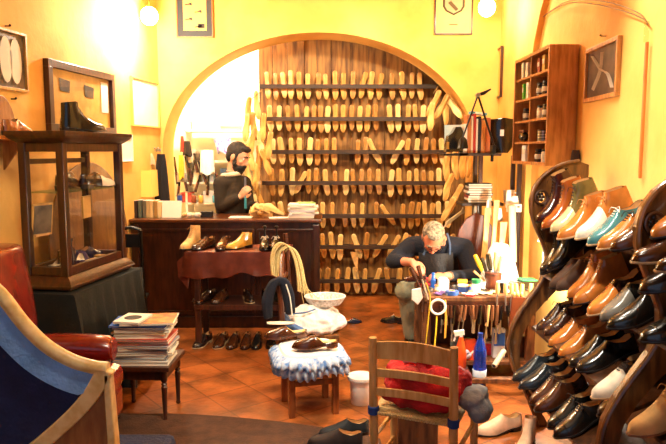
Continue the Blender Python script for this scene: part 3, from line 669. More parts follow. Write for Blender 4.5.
# the table with its green cloth
tb = thing('side_table', 'low dark table under the green cloth, carrying the display case', 'table', CA, CRZ)
B().box((CW / 2, CD / 2 + .02, .735), (CW + .14, CD + .16, .025)).out('table_top', M_dark, tb)
for x, y in ((-.03, -.02), (CW + .03, -.02), (-.03, CD + .06), (CW + .03, CD + .06)): B().box((x, y, .36), (.04, .04, .72)).out('leg', M_dark, tb)
x0, x1, y0, y1 = -.085, CW + .085, -.075, CD + .115; rg = []
per = []
for i in range(22): per.append((x0 + (x1 - x0) * i / 22, y0, 0, -1))
for i in range(10): per.append((x1, y0 + (y1 - y0) * i / 10, 1, 0))
for i in range(22): per.append((x1 - (x1 - x0) * i / 22, y1, 0, 1))
for i in range(10): per.append((x0, y1 - (y1 - y0) * i / 10, -1, 0))
r4 = random.Random(5)
for k, z in enumerate((.754, .745, .6, .42, .22, .06)):
    amp = (0, .003, .015, .028, .038, .045)[k]; rg.append([Vector((x + nx * (amp * (1 + math.sin(i * 1.9 + 1)) + .004 * k) + 0, y + ny * (amp * (1 + math.sin(i * 1.9 + 1)) + .004 * k), z + (.03 * math.sin(i * .8) if k == 5 else 0))) for i, (x, y, nx, ny) in enumerate(per)])
b = B().loft(rg, caps=False); b.f.append(tuple(range(64)))
o = b.out('table_cloth', cloth('green_cloth', '0c1413', .95), smooth=True); o.location = CA; o.rotation_euler = (0, 0, CRZ); tag(o, 'dark green cloth hanging to the floor over the table of the display case', 'tablecloth')
# black shoes on top of the case
shoe('boot', 'black', cw_(.12, .07, CZ1 + .001), CRZ - .6, 'shiny black ankle boot on top of the display case', cat='boot', laces=0, name='ankle_boot', sc=.92)
shoe('low', 'black', cw_(.28, .17, CZ1 + .001), CRZ - .12, 'shiny black low shoe on top of the display case, in front of the mirror', laces=0)
# black drape by the stool
b = B(); b.loft([[Vector((-.10 + .20 * j / 10, .03 * math.sin(j * 1.7) * (1 + k * .1) - k * .004, .72 - .13 * k + .0)) for j in range(11)] + [Vector((.10 - .20 * j / 10, .03 * math.sin((10 - j) * 1.7) * (1 + k * .1) - k * .004 + .01, .72 - .13 * k)) for j in range(11)] for k in range(6)])
# stool with books
def turned(b, x, y, z0, z1, r):
    n = (z1 - z0); b.lathe([(r * .6, z0), (r * .75, z0 + .03 * n), (r * .6, z0 + .06 * n), (r * .8, z0 + .5 * n), (r * .95, z0 + .66 * n), (r * .6, z0 + .68 * n), (r, z0 + .71 * n), (r * .6, z0 + .74 * n), (r, z0 + .78 * n), (r, z1)], (x, y, 0), 12)
t = thing('wooden_stool', 'small dark wooden stool with turned legs carrying the pile of magazines', 'stool', (-1.10, 3.72, 0), R(-3)); ST = .325
for x in (-.14, .14):
    for y in (-.13, .13): b = B(); turned(b, x, y, 0, ST - .02, .019); b.out('leg', M_dark, t, True)
B().box((0, 0, ST - .012), (.36, .34, .026)).out('seat_board', M_dark, t, bevel=.004); B().box((0, -.13, ST - .055), (.28, .016, .06)).box((0, .13, ST - .055), (.28, .016, .06)).box((-.14, 0, ST - .055), (.016, .26, .06)).box((.14, 0, ST - .055), (.016, .26, .06)).out('apron_rail', M_dark, t)
z = ST + .001; bc = [('cfc8ba', .022, 0), ('6f7d8c', .014, .1), ('b9c3c9', .018, -.1), ('d8d4c4', .014, .12), ('3d4a6a', .012, 0), ('e2ddcf', .016, .15), ('8a8f96', .014, -.12), ('c23a22', .010, .06), ('e6dfd0', .016, 0), ('b8402c', .013, -.05), ('e9e2cc', .022, .1), ('d9b870', .012, -.1), ('efe8d8', .020, .05), ('223055', .012, -.05), ('2f62b8', .010, .12)]
dsc = ['light grey', 'slate blue', 'pale blue grey', 'ivory', 'dark blue', 'off-white', 'mid grey', 'bright red', 'white', 'brick red', 'cream', 'ochre', 'thick white', 'navy', 'vivid blue']
for i, (cc, h, rz) in enumerate(bc):
    t = thing('magazine', '%s magazine in the pile on the dark stool, %s from the bottom' % (dsc[i], ORD[i]), 'magazine', (-1.10 + rnd.uniform(-.015, .015) - (.03 if i == 14 else 0), 3.70 + rnd.uniform(-.01, .01), z), rz * .6, 'magazines piled on the stool')
    w, d = rnd.uniform(.29, .33), .23
    B().box((0, 0, .0012), (w, d, .0024)).box((0, 0, h - .0012), (w, d, .0024)).box((-w / 2 + .001, 0, h / 2), (.002, d, h)).out('cover', paper('cover_' + cc, cc), t)
    B().box((.001, 0, h / 2), (w - .006, d - .006, h - .005)).out('pages', paper('page_edges', 'e8e0cc', .25), t); z += h + .0006
t = thing('magazine', 'topmost magazine of the pile, cover with orange and cream pictures', 'magazine', (-1.07, 3.70, z), R(6), 'magazines piled on the stool')
B().box((0, 0, .005), (.30, .24, .01)).out('pages', paper('page_edges', 'e8e0cc'), t); B().box((.03, 0, .0108), (.23, .235, .0015)).out('cover_picture', mat('orange_print', 'e08a3a', .35, 0, .6, 18, 0, '6a3a1c'), t)
t = thing('booklet', 'white booklet with a dark oval picture lying on top of the magazine pile', 'booklet', (-1.16, 3.67, z + .012), R(-8)); B().box((0, 0, .006), (.15, .2, .012)).out('pages', paper('white_print', 'efe8d8'), t)
B().prism([(.05 * math.cos(a), .05 * math.sin(a), .0122) for a in [2 * math.pi * i / 20 for i in range(20)]], (0, 0, .001)).out('oval_picture', paper('ink', '2a2218'), t)
# ================================================================ armchairs
M_red = leather('oxblood_leather', '8a1f12', .25, .5)
t = thing('leather_armchair', 'oxblood red leather armchair with rolled arms at the left edge, beside the magazine stool', 'armchair', (-1.27, 2.84, 0), R(4))
b = B()
b.loft([[Vector((x + (-.035 if z > .9 else 0) , y * s, z)) for x, y in ((-.33, -.29), (-.33, .29), (-.2, .31), (-.13, .24), (-.10, 0), (-.13, -.24), (-.2, -.31))] for z, s in ((.2, 1), (.5, 1), (.8, 1.02), (1.0, .98), (1.09, .86), (1.13, .6))])
o = b.out('backrest', M_red, t, True); s = o.modifiers.new('s', 'SUBSURF'); s.levels = s.render_levels = 2
for sy in (-1, 1):
    b = B().loft([[Vector((x, sy * (.30 + .075 * math.cos(a)), zc + rr * math.sin(a) * .9)) for a in [2 * math.pi * j / 14 for j in range(14)]] for x, zc, rr in ((-.26, .58, .07), (0, .575, .075), (.1, .565, .078), (.17, .56, .074), (.19, .56, .05))])
    o = b.out('arm_roll', M_red, t, True)
    B().box((-.04, sy * .29, .37), (.42, .10, .36)).out('arm_panel', M_red, t, bevel=.02)
    b = B(); b.lathe([(.001, -.008), (.055, -.006), (.06, 0), (.055, .006), (.001, .008)], (.19, sy * .30, .56), 16, Matrix.Rotation(R(90), 3, 'Y')); b.out('arm_front_disc', M_red, t, True)
    b = B(); turned(b, .15, sy * .27, 0, .19, .03); b.out('leg', M_dark, t, True); b = B(); turned(b, -.27, sy * .27, 0, .19, .025); b.out('leg', M_dark, t, True)
B().box((.02, 0, .34), (.46, .48, .16)).out('seat_base', M_red, t, bevel=.03); B().box((.03, 0, .46), (.46, .48, .12)).out('seat_cushion', M_red, t, bevel=.04)
# gilt barrel chair in the foreground
YB = 1.85
def Q(x, y, d=0): return P(x, y, YB + d)
M_gf = wood('pale_gilt', 'f0d08a', 'dcae5e', .4, (4, 4, 4)); M_bb = cloth('pale_blue_band', '7fb0e8', .85); M_nv = cloth('navy_velvet', '16224e', .85)
t = thing('upholstered_chair', 'gilt framed chair with navy upholstery and pale blue border in the lower left foreground', 'chair', (-.9, YB, 0)); o3 = Vector((-.9, YB, 0))
top = spl([Q(-60, 262), Q(-30, 271), Q(0, 294), Q(22, 322), Q(45, 345), Q(70, 360), Q(92, 367), Q(108, 369)], 4)
arm = spl([Q(108, 369), Q(100, 385), Q(86, 404), Q(66, 424), Q(40, 446), Q(10, 466), Q(-20, 480)], 4)
B().tube([p - o3 for p in top], .021, 10).out('top_rail', M_gf, t, True)
b = B(); b.loft([[p + Vector(v) - o3 for v in ((-.028, -.02, 0.01), (.018, -.02, -.008), (.018, .02, -.008), (-.028, .02, .01))] for p in arm]); b.out('curved_arm', M_gf, t, bevel=.004)
def off(pts, dx, dz): return [p + Vector((dx, 0, dz)) for p in pts]
# border band between the rail and the navy field
n = len(top); bn = []
for i, p in enumerate(top):
    tt = (top[min(i + 1, n - 1)] - top[max(i - 1, 0)]).normalized(); nn = Vector((tt.z, 0, -tt.x)); nn = nn if nn.z < 0 else -nn; w = .085 if i < n - 6 else .085 - .012 * (i - n + 6)
    bn.append([p + nn * .012 + Vector((0, -.012, 0)) - o3, p + nn * w + Vector((0, -.02, 0)) - o3, p + nn * w + Vector((0, .03, 0)) - o3, p + nn * .012 + Vector((0, .02, 0)) - o3])
B().loft(bn).out('border_band', M_bb, t, True)
navy = [r[1] + Vector((0, .008, 0)) for r in bn[:-2]] + [p + Vector((-.03, -.012, .01)) - o3 for p in arm[5:]]
B().prism([Vector((p.x, -.008, p.z)) for p in navy] , (0, .03, 0)).out('upholstered_back', M_nv, t)
a = Q(109, 372) - o3
def upr(x, w): c = Q(x, 380) - o3; return B().box((c.x, 0, (a.z + .0) / 2), (w, .045, a.z))
B().prism([Vector((a.x - .012, -.02, a.z)), Vector((a.x + .006, -.02, a.z)), Vector((a.x + .05, -.02, 0)), Vector((a.x + .01, -.02, 0))], (0, .045, 0)).out('front_stile', M_gf, t, bevel=.005)
B().prism([Vector((a.x - .015, 0, a.z - .03)), Vector((a.x + .01, 0, .4)), Vector((a.x - .40, 0, .40)), Vector((a.x - .30, 0, a.z - .28))], (0, .02, 0)).out('side_panel', wood('orange_side', 'b87a35', '96591f'), t)
for x in (-.42, .30): B().cyl((x, .0, 0), (x, .0, .42), .02, .026).out('leg', M_gf, t, True)
for x in (-.42, .26): B().cyl((x, .48, 0), (x, .45, .42), .02, .026).out('leg', M_gf, t, True)
B().box((-.07, .24, .44), (.76, .52, .10)).out('seat', M_nv, t, bevel=.03)

# folding chair between case and counter
t = thing('folding_chair', 'black folding chair standing between the display case and the counter', 'chair', P(134, 330, 4.75).xy.to_3d(), R(8)); ztp = P(134, 230, 4.75).z
for x in (-.075, .075):
    B().tube([(x, 0, 0), (x * 1.0, .04, ztp * .5), (x, -.02, ztp)], .012, 8).out('back_leg', M_black, t, True); B().tube([(x, .34, 0), (x, -.02, ztp * .62)], .011, 8).out('front_leg', M_black, t, True)
B().tube([(-.075, -.02, ztp), (0, -.02, ztp + .02), (.075, -.02, ztp)], .012, 8, 4).out('top_rail', M_black, t, True); B().box((0, .14, .42), (.16, .26, .02)).out('seat', M_black, t, bevel=.004); B().box((0, .0, ztp - .08), (.15, .012, .10)).out('back_slat', M_black, t)

t = thing('display_tag', 'tan paper tag hanging in the right part of the display case', 'tag', cw_(.50, .16, SHZ - .02)); B().box((0, 0, -.10), (.012, .13, .14)).out('tag_paper', paper('tan_card', 'd6a860'), t); B().cyl((0, 0, -.03), (0, 0, .02), .002).out('string', M_black, t)
t = thing('polishing_brush', 'dark bristled brush lying in the middle of the display case floor', 'brush', cw_(.40, .07, ZF), CRZ); B().box((0, 0, .012), (.12, .045, .024)).out('bristles', M_blk, t); B().box((0, 0, .032), (.13, .05, .016)).out('brush_back', M_beech, t, bevel=.005)
shoe('low', 'choc', cw_(.56, .18, ZF), CRZ + 2.6, 'dark brown shoe in the right rear of the display case floor', laces=0, sc=.8)
shoe('chukka', 'brown', cw_(.20, .17, ZF), CRZ + .2, 'brown ankle boot at the back of the display case floor', laces=TL, sc=.85, cat='boot')
# ================================================================ counter
YC = 5.55; xa = P(134, 300, YC).x; xb = P(320, 300, YC).x; CZ = .955
t = thing('shop_counter', 'long dark mahogany panelled counter in front of the bearded man', 'counter', ((xa + xb) / 2, YC, 0)); wC = xb - xa
B().box((0, .26, CZ / 2), (wC - .02, .50, CZ - .03)).out('body', M_mahog, t)
B().box((0, .25, CZ - .012), (wC + .03, .56, .028)).out('counter_top', wood('counter_top_wood', '6a3818', '42200c', .3, (1, 6, 6), coat=.3), t, bevel=.006)
b = B()
for i in range(3):
    x0 = -wC / 2 + .05 + i * (wC - .06) / 3; x1 = x0 + (wC - .06) / 3 - .05
    for (cx_, w, cz_, h) in (((x0 + x1) / 2, x1 - x0, .86, .025), ((x0 + x1) / 2, x1 - x0, .14, .025), (x0, .025, .5, .74), (x1, .025, .5, .74)): b.box((cx_, .004, cz_), (w, .022, h))
b.out('panel_moulding', M_mahog, t, bevel=.004); B().box((0, .0, .05), (wC, .03, .10)).out('plinth', M_mahog, t, bevel=.004)
B().box((wC / 2 - .03, -.005, .46), (.06, .03, .90)).out('corner_post', M_mahog, t, bevel=.004); B().box((-wC / 2 + .03, -.005, .46), (.06, .03, .90)).out('corner_post', M_mahog, t, bevel=.004)
def on_top(px, Y, z): return Vector((P(px, 215, Y).x, Y, z))
# books, card, boxes on the counter
bk = [(137.5, '3a241a', .15, 'thin dark brown'), (142, '5d6a5c', .155, 'grey green'), (146.5, '6b6a58', .15, 'olive grey'), (150, 'c9b27a', .15, 'sand coloured'), (153.5, 'e0c78c', .15, 'cream'), (157.5, 'b78d4a', .15, 'ochre'), (161, 'e8d7a2', .14, 'pale yellow')]
for px, cc, h, d in bk:
    o = thing('book', d + ' book standing in the row at the left end of the counter', 'book', on_top(px, 5.72, CZ + .002), 0, 'books standing on the counter')
    B().box((0, 0, h / 2), (.030, .12, h)).out('cover', paper('cover_' + cc, cc), o, bevel=.003); B().box((0, -.001, h / 2 + .002), (.022, .116, h)).out('pages', paper('page_edges', 'e8e0cc'), o)
tag(B().box((0, 0, .075), (.17, .006, .15), (-.25, 0, 0)).out('white_card', paper('white_print', 'efe8d8'), loc=on_top(172, 5.66, CZ + .003)), 'blank white card leaning beside the books on the counter', 'card')
t = thing('table_lamp', 'small table lamp with a square golden shade at the left end of the counter', 'lamp', on_top(144, 5.93, CZ + .002))
B().lathe([(.05, 0), (.055, .01), (.03, .025), (.035, .06), (.05, .09), (.03, .12), (.012, .14), (.012, .2)], n=18).out('lamp_base', wood('lamp_orange', 'c97a34', 'a45b22'), t, True)
b = B(); q = .105; b.loft([[Vector((x * k, y * k, z)) for x, y in ((-q, -q), (q, -q), (q, q), (-q, q))] for z, k in ((.17, 1.05), (.41, 1.0))], caps=False)
o = b.out('lamp_shade', emis('shade_glow', 'e2a948', .55), t); o.modifiers.new('s', 'SOLIDIFY').thickness = .004
light('table_lamp_light', 'POINT', on_top(144, 5.93, CZ + .30), 7, WARM, .03)
B().ell((0, 0, .28), (.028, .028, .035), 12).out('lamp_bulb', emis('bulb_glow', 'fff0c0', 22), t, True)
# hooks and coats
t = thing('coat_rack', 'steel rail with round hooks on the white wall above the hanging black coat', 'coat rack', P(152, 150, 6.20)); B().box((0, 0, 0), (.17, .02, .03)).box((0, .045, 0), (.03, .09, .02)).out('rail', M_steel, t, bevel=.002)
for i in range(5): B().tube([(-.07 + .035 * i, -.01, 0), (-.07 + .035 * i, -.04, -.01), (-.07 + .035 * i, -.045, .015)], .005, 6, 3).ell((-.07 + .035 * i, -.046, .018), .011, 8).out('hook', M_steel, t, True)
def drape(name, m, top, w0, w1, h, label, cat, dep=.05, nf=5, seed=1, lean=0, flat=False, bulge=0, loops=14, parent=None):
    r = random.Random(seed); rings = []; ph = [r.uniform(0, 6) for _ in range(4)]
    for k in range(8):
        u = k / 7; w = w0 + (w1 - w0) * u ** .7; row = []
        for j in range(36):
            a = 2 * math.pi * j / 36; rip = 1 + .22 * math.sin(nf * a + ph[0] + u * 1.5) * u ** .5 + .1 * math.sin((nf * 2 + 1) * a + ph[1])
            row.append(Vector((math.cos(a) * w / 2 * (.9 + .1 * rip) + lean * u, math.sin(a) * dep / 2 * rip * (1 + bulge * math.sin(u * math.pi)), -h * u + (.02 * math.sin(3 * a + ph[2]) if k == 7 else 0))))
        rings.append(row)
    o = B().loft(rings).out(name, m, parent, True, loc=top); return tag(o, label, cat) if label else o
drape('hanging_coat', cloth('black_coat', '17141a'), P(161, 154, 6.08), .07, .15, .50, 'long black coat hanging from the hook rail behind the lamp', 'coat', .09)
drape('hanging_bag', cloth('beige_bag', 'd8b98a'), P(150, 153, 6.08), .03, .11, .12, 'small beige cloth bag hanging from the left hooks', 'bag', .05)
tag(B().box((0, 0, 0), (.10, .006, .07)).out('small_card', paper('white_print', 'efe8d8'), loc=P(148, 139, 6.25)), 'small white card pinned above the hook rail', 'card')
# alcove clutter behind the man
SA = thing('alcove_shelf', 'white wall shelf unit in the bright alcove, filled with boxes and jars', 'shelf', (-1.22, 7.44, 0))
for z in (.55, .95, 1.18, 1.42, 1.76): B().box((0, 0, z), (.86, .34, .022)).out('shelf_board', mat('cream_paint', 'efe6cc', .5, 0, .06), SA, bevel=.002)
for x in (-.43, .43): B().box((x, 0, .9), (.022, .34, 1.8)).out('upright', mat('cream_paint', 'efe6cc', .5, 0, .06), SA)
def shelf_pt(px, z): return Vector((P(px, 170, 7.36).x, 7.36, z + .0125))
def carton(px, z, w, h, cc, label, d=.16, name='box', cat='box', rz=0):
    t = thing(name, label, cat, shelf_pt(px, z), rz); B().box((0, 0, h / 2 - .004), (w, d, h - .008)).out('body', paper('box_' + cc, cc), t, bevel=.002)
    B().box((0, 0, h - .012), (w + .006, d + .006, .024)).out('lid', paper('lid_' + cc, cc, .2), t, bevel=.002); return t
carton(186, 1.76, .16, .11, 'f4f0e6', 'white carton on top of the alcove shelf, left end')
carton(201, 1.76, .15, .14, 'f7f4ee', 'taller white carton on top of the alcove shelf, middle')
carton(232, 1.76, .22, .05, 'd9c39a', 'flat tan carton on top of the alcove shelf above the man')
carton(192, 1.42, .10, .12, 'efe6d2', 'cream carton on the second alcove shelf, left'); carton(232, 1.42, .14, .22, 'e8e2d0', 'upright white carton on the second alcove shelf behind the man’s head')
carton(209, 1.18, .12, .10, 'dfe8ee', 'bluish white carton on the middle alcove shelf'); carton(187, .95, .12, .11, 'c8503a', 'red carton on the lower alcove shelf')
carton(209, .95, .11, .13, 'e9e4dc', 'white carton on the lower alcove shelf beside the man’s elbow'); carton(196, 1.18, .09, .14, 'f0e2b8', 'yellowish carton on the middle alcove shelf')
drape('paper_bag', mat('violet_plastic', '7d74d8', .4, 0, .5, 30, .3, 'e4e0f4'), P(222, 138, 7.24), .20, .16, .16, 'violet patterned plastic bag beside the bearded man’s head', 'bag', .10, 4, 3, .03)
drape('hanging_cloth', cloth('red_cloth', 'c8402a'), P(182, 136, 7.24), .03, .05, .16, 'red cloth hanging at the left of the alcove shelf', 'cloth', .04, 4, 4)
drape('hanging_cloth', cloth('black_cloth', '2c2620'), P(187, 141, 7.24), .06, .11, .16, 'dark cloth hanging beside the red one in the alcove', 'cloth', .05, 4, 8)
drape('hanging_cloth', cloth('yellow_cloth', 'e8c63a'), P(181, 155, 7.24), .05, .07, .26, 'yellow cloth hanging under the red one in the alcove', 'cloth', .04, 4, 5)
drape('paper_bag', paper('white_bag', 'f0ece2'), P(207, 150, 7.22), .14, .16, .26, 'crumpled white bag hanging from the second alcove shelf', 'bag', .09, 5, 6)
for i, (px, z, cc, d) in enumerate(((181, .95, '3450a0', 'blue'), (195, .95, '8a4a30', 'brown'), (216, .95, '6ab6c8', 'pale turquoise'), (202, .95, 'c9a24a', 'amber'), (200, 1.42, '5a5248', 'grey'), (186, 1.18, '8a8478', 'grey'), (181, 1.18, 'b9b2a0', 'stone coloured'))):
    t = thing('jar', '%s jar on the %s alcove shelf%s' % (d, {.95: 'lower', 1.18: 'middle', 1.42: 'second'}[z], '' if d != 'grey' else ' beside the cartons'), 'jar', shelf_pt(px, z) - Vector((0, .10, 0)))
    B().lathe([(.026, 0), (.03, .006), (.03, .07), (.022, .085)], n=14).out('glass_body', mat('jar_' + cc, cc, .2), t, True); B().lathe([(.024, .082), (.024, .10), (.001, .10)], n=14).out('lid', M_steel, t, True)
for i, (px, py, rz, ln) in enumerate(((176, 172, .1, .34), (179, 186, -.15, .30), (185, 182, .2, .26), (189, 168, .3, .26), (192, 174, -.2, .32), (196, 164, .15, .24), (198, 182, -.3, .28), (203, 174, .35, .30), (208, 186, -.1, .26), (213, 168, .5, .34))):
    t = thing('hanging_tool', 'dark handled tool hanging in the alcove, %s from the left' % ORD[i], 'tool', P(px, py, 7.255)); b = B().tube([(-.5 * ln * math.sin(rz), 0, ln * .5), (0, 0, 0)], .014, 6); b.out('shaft', M_blk, t, True)
    B().tube([(0, 0, 0), (.4 * ln * math.sin(rz), 0, -ln * .4)], [.016, .026, .016], 8).out('handle', M_dark, t, True)
carton(226, 1.18, .10, .15, '50667a', 'slate blue carton on the middle alcove shelf behind the man')
# items on the counter by the man
def C_(px, Y): return on_top(px, Y, CZ + .003)
tag(B().box((0, 0, .025), (.10, .08, .05)).out('black_box', leather('black_card', '1b1a1c', .5, 0), loc=C_(207, 5.72)), 'small black box on the counter in front of the man', 'box')
for i, (px, cc, d) in enumerate(((183, 'd8b37a', 'tan'), (190, 'f0e4c6', 'cream'), (197, 'e6dcc8', 'off-white'))):
    tag(B().ell((0, 0, .022), (.035, .03, .022), 10).ell((.02, -.01, .03), (.02, .02, .016), 8).out('cloth_ball', cloth('ball_' + cc, cc), smooth=True, loc=C_(px, 5.68)), d + ' crumpled cloth ball on the counter right of the white card', 'cloth')
tag(B().box((0, 0, .003), (.20, .14, .006)).out('paper_sheet', paper('white_print', 'efe8d8'), loc=C_(241, 5.68)), 'white paper sheet lying on the counter in front of the man', 'paper')
tag(B().box((0, 0, .003), (.18, .10, .006), .2).out('paper_sheet', paper('white_print', 'efe8d8'), loc=C_(279, 5.64)), 'white paper sheet under the heap of lasts on the counter', 'paper')
for i, (px, Y, rz, rx) in enumerate(((255, 5.72, .5, 1.35), (264, 5.70, -.45, 1.2), (272, 5.74, -.9, 1.25))):
    o = last(C_(px, Y) + Vector((0, 0, .05)), 0, 'wooden last lying in the heap on the counter, %s from the left' % ORD[i], 'lasts heaped on the counter', rx=rx, rz=rz, k=2)
t = thing('folded_leather', 'folded tan leather piece in the heap on the counter under the hanging lasts', 'leather', C_(262, 5.78))
B().loft([[Vector((-.10 + .2 * j / 12, -.06 + .12 * k / 5, .045 + .03 * math.sin(j * .9 + k) + .02 * math.cos(j * .5))) for j in range(13)] + [Vector((.10 - .2 * j / 12, -.06 + .12 * k / 5, 0)) for j in range(13)] for k in range(6)]).out('fold', leather('tan_leather', 'cf9c5c', .5, 0), t, True)
z = CZ + .003; cl = ['e6e0d6', 'd7d4dc', 'efeae0', 'c9c8d6', 'ece4d8', 'dcd6cc', 'f0ece2']
for i in range(7):
    h = .017; o = tag(B().box((0, 0, h / 2), (.24 + rnd.uniform(-.02, .02), .19, h), rnd.uniform(-.08, .08)).out('paper_folder', paper('fold_' + cl[i], cl[i], .25), bevel=.002, loc=on_top(303 + rnd.uniform(-2, 2), 5.70, z)), "pale paper folder in the pile at the counter's right end, %s from the bottom" % ORD[i], 'folder', 'paper folders on the counter'); z += h + .0005
tag(B().box((0, 0, .004), (.15, .12, .008), .3).out('green_booklet', mat('green_print', '6e9a3a', .5, 0, .5, 20, 0, 'd8d8a0'), loc=on_top(306, 5.74, z)), 'green booklet on top of the paper folders at the right end of the counter', 'booklet')
# ================================================================ draped bench with shoes
YBn = 4.95; bx0 = P(194, 300, YBn).x; bx1 = P(284, 300, YBn).x; bw = bx1 - bx0; bcx = (bx0 + bx1) / 2; BZ = P(230, 252, YBn).z
t = thing('shoe_bench', 'dark wooden two-shelf bench in front of the counter, top covered by brown leather', 'bench', (bcx, YBn, 0))
for x in (-bw / 2 + .025, bw / 2 - .025):
    for y in (.025, .33): B().box((x, y, BZ / 2), (.045, .045, BZ)).out('leg', M_dark, t, bevel=.004)
B().box((0, .18, BZ - .01), (bw, .36, .022)).out('top_board', M_dark, t); mz = P(230, 306, YBn).z; lz = P(230, 340, YBn).z
B().box((0, .18, mz), (bw, .34, .02)).box((0, .0, mz - .01), (bw, .02, .04)).out('middle_shelf', M_dark, t, bevel=.002); 
b = B(); r5 = random.Random(9); n = 24; rows_ = []
for k, (y, z) in enumerate(((.38, -.10), (.37, .004), (.2, .006), (.0, .006), (-.018, -.0), (-.022, -.06), (-.02, -.12), (-.025, -.185), (-.025, -.19))):
    rows_.append([Vector((-bw / 2 - .03 + (bw + .08) * j / n - (.07 * k / 8 if j == 0 else 0), y - (.008 * math.sin(j * 1.1 + k) if k > 4 else 0), z - (.02 * math.sin(j * .35) + .012 * math.sin(j * .9)) * (k > 6))) for j in range(n + 1)])
b.loft(rows_, caps=False, close=False); o = b.out('leather_cover', leather('brown_cover', '6e2f1a', .45, .1), smooth=True); o.location = (bcx, YBn, BZ + .002); o.modifiers.new('s', 'SOLIDIFY').thickness = .004
tag(o, 'brown leather sheet draped over the top of the shoe bench', 'leather cover')
b = B().loft([[Vector((-.0, .0, 0)), Vector((-.09, 0.02, -.08)), Vector((-.08, .01, -.2)), Vector((-.005, .0, -.29)), Vector((0.01, .01, -.18))], [Vector((-.0, .004, 0)), Vector((-.09, 0.024, -.08)), Vector((-.08, .014, -.2)), Vector((-.005, .004, -.29)), Vector((0.01, .014, -.18))]])
tag(b.out('leather_flap', leather('brown_cover', '6e2f1a', .45, .1), loc=(bx0 - .04, YBn, BZ + .0)), 'reddish leather corner hanging down at the left end of the draped bench', 'leather piece')
def bshoe(kind, col, px, rz, label, y=.10, z=None, **k):
    k.setdefault('sc', .95); return shoe(kind, col, (P(px, 250, YBn + y).x, YBn + y, (BZ + .012) if z is None else z), rz, label, **k)
F_ = -math.pi / 2
bshoe('boot', 'sand', 199, F_ - .3, 'tan beige lace boot with open shaft, leftmost on the draped bench', y=.25, laces=TL, cat='boot', soft=True)
bshoe('low', 'brown', 215, F_ - .5, 'dark brown shoe on the draped bench, left one of its pair', y=.23, sole=M_soleb)
bshoe('low', 'brown', 229, F_ - .15, 'dark brown shoe on the draped bench, right one of its pair', y=.24)
tag(B().loft([[Vector((w * math.cos(a), x, .014 + .012 * math.sin(a))) for a in [2 * math.pi * j / 10 for j in range(10)]] for x, w in ((-.12, .008), (-.1, .03), (-.04, .042), (.04, .03), (.1, .03), (.13, .01))]).out('insole_form', paper('cream_print', 'f4ecd2'), smooth=True, loc=(P(238, 250, 5.15).x, 5.16, BZ + .012)), 'cream insole form lying between the shoes on the draped bench', 'insole')
bshoe('chukka', 'honey', 252, math.pi + .75, 'honey yellow ankle boot in the middle of the draped bench', y=.20, laces=0, cat='boot', sc=.85)
for px, nm in ((265, 'left'), (277, 'right')):
    t_ = bshoe('low', 'black', px, F_ + (.1 if nm == 'left' else .0), 'black shoe with tall shoe tree handle on the draped bench, %s of its pair' % nm, y=.22, laces=WL, sc=.9)
    B().tube([(.02, 0, .05), (.025, 0, .12), (.03, 0, .17)], [.02, .008, .008], 8).lathe([(.001, .165), (.016, .17), (.02, .18), (.014, .19), (.001, .192)], (.03, 0, 0), 10).out('shoe_tree', M_black, t_, True)
ms = mz + .011
for px, rz, kind, col, lb, ex in ((216, F_ - .7, 'low', 'choc', 'dark brown shoe lying on the middle shelf of the bench, left', {}), (226, F_ - .3, 'low', 'brown', 'brown shoe on the middle shelf of the bench, beside the dark one', {}),
                           (245, F_ + .3, 'low', 'dark', 'black shoe with white edge on the middle shelf of the bench', dict(sole=M_solen)), (262, F_ + .9, 'low', 'black', 'black shoe at the right of the middle shelf of the bench', dict(laces=WL)), (200, F_ + .1, 'clog', 'brown', 'brown clog at the left end of the middle shelf of the bench', {})):
    bshoe(kind, col, px, rz, lb, y=.24, z=ms, sc=.85, **ex)
for i, (px, rz, kind, col, lb, ex) in enumerate(((209, F_ - .35, 'low', 'dark', 'black shoe with pale sole edge on the floor under the bench, leftmost', dict(sole=M_solen)), (225, F_ - .2, 'low', 'brown', 'brown shoe with pale sole edge on the floor under the bench, second from the left', dict(sole=M_solen)),
        (236, F_ - .1, 'low', 'brown', 'olive brown shoe on the floor under the bench, left one of the light pair', {}), (247, F_, 'low', 'brown', 'olive brown shoe on the floor under the bench, right one of the light pair', {}), (258, F_, 'low', 'black', 'black shoe on the floor under the bench, left of the rightmost', {}), (270, F_ + .1, 'low', 'black', 'black shoe on the floor under the bench, rightmost', {}))):
    bshoe(kind, col, px, rz, lb, y=.20, z=.001, sc=.9, **ex)
# ================================================================ rush chair behind, with raffia, jacket and the white bag
t = thing('wooden_chair', 'dark brown wooden chair behind the ruffled stool, holding the raffia skein and the white bag', 'chair', (P(305, 330, 4.45).x, 4.45, 0)); cxw = t.location.x
M_ch = wood('chair_brown', '5f2c14', '3e1a0b', .4)
xl = P(283, 300, 4.25).x - cxw; xr = .22
for x, y, z, nm in ((xl, -.20, .71, 'back_post'), (xl + .02, .20, .95, 'back_post'), (xr, -.19, .30, 'leg'), (xr, .19, .30, 'leg')): B().tube([(x, y, 0), (x, y, z * .5), (x - (.03 if z > .5 else 0), y, z)], .018, 8).out(nm, M_ch, t, True)
B().box(((xl + xr) / 2, 0, .295), (xr - xl + .04, .42, .03)).out('seat', wood('seat_brown', '8a5a2c', '5e3818'), t, bevel=.006)
for z in (.55, .66, .86): B().tube([(xl - .01, -.20, z - .16), (xl - .015, 0, z - .03), (xl + .0, .20, z)], .015, 8, 3).out('back_rail', M_ch, t, True)
for z in (.12, .2): B().cyl((xl, -.2, z), (xr, -.19, z), .010).out('stretcher', M_ch, t, True); B().cyl((xr, -.19, z + .03), (xr, .19, z + .03), .010).out('stretcher', M_ch, t, True)
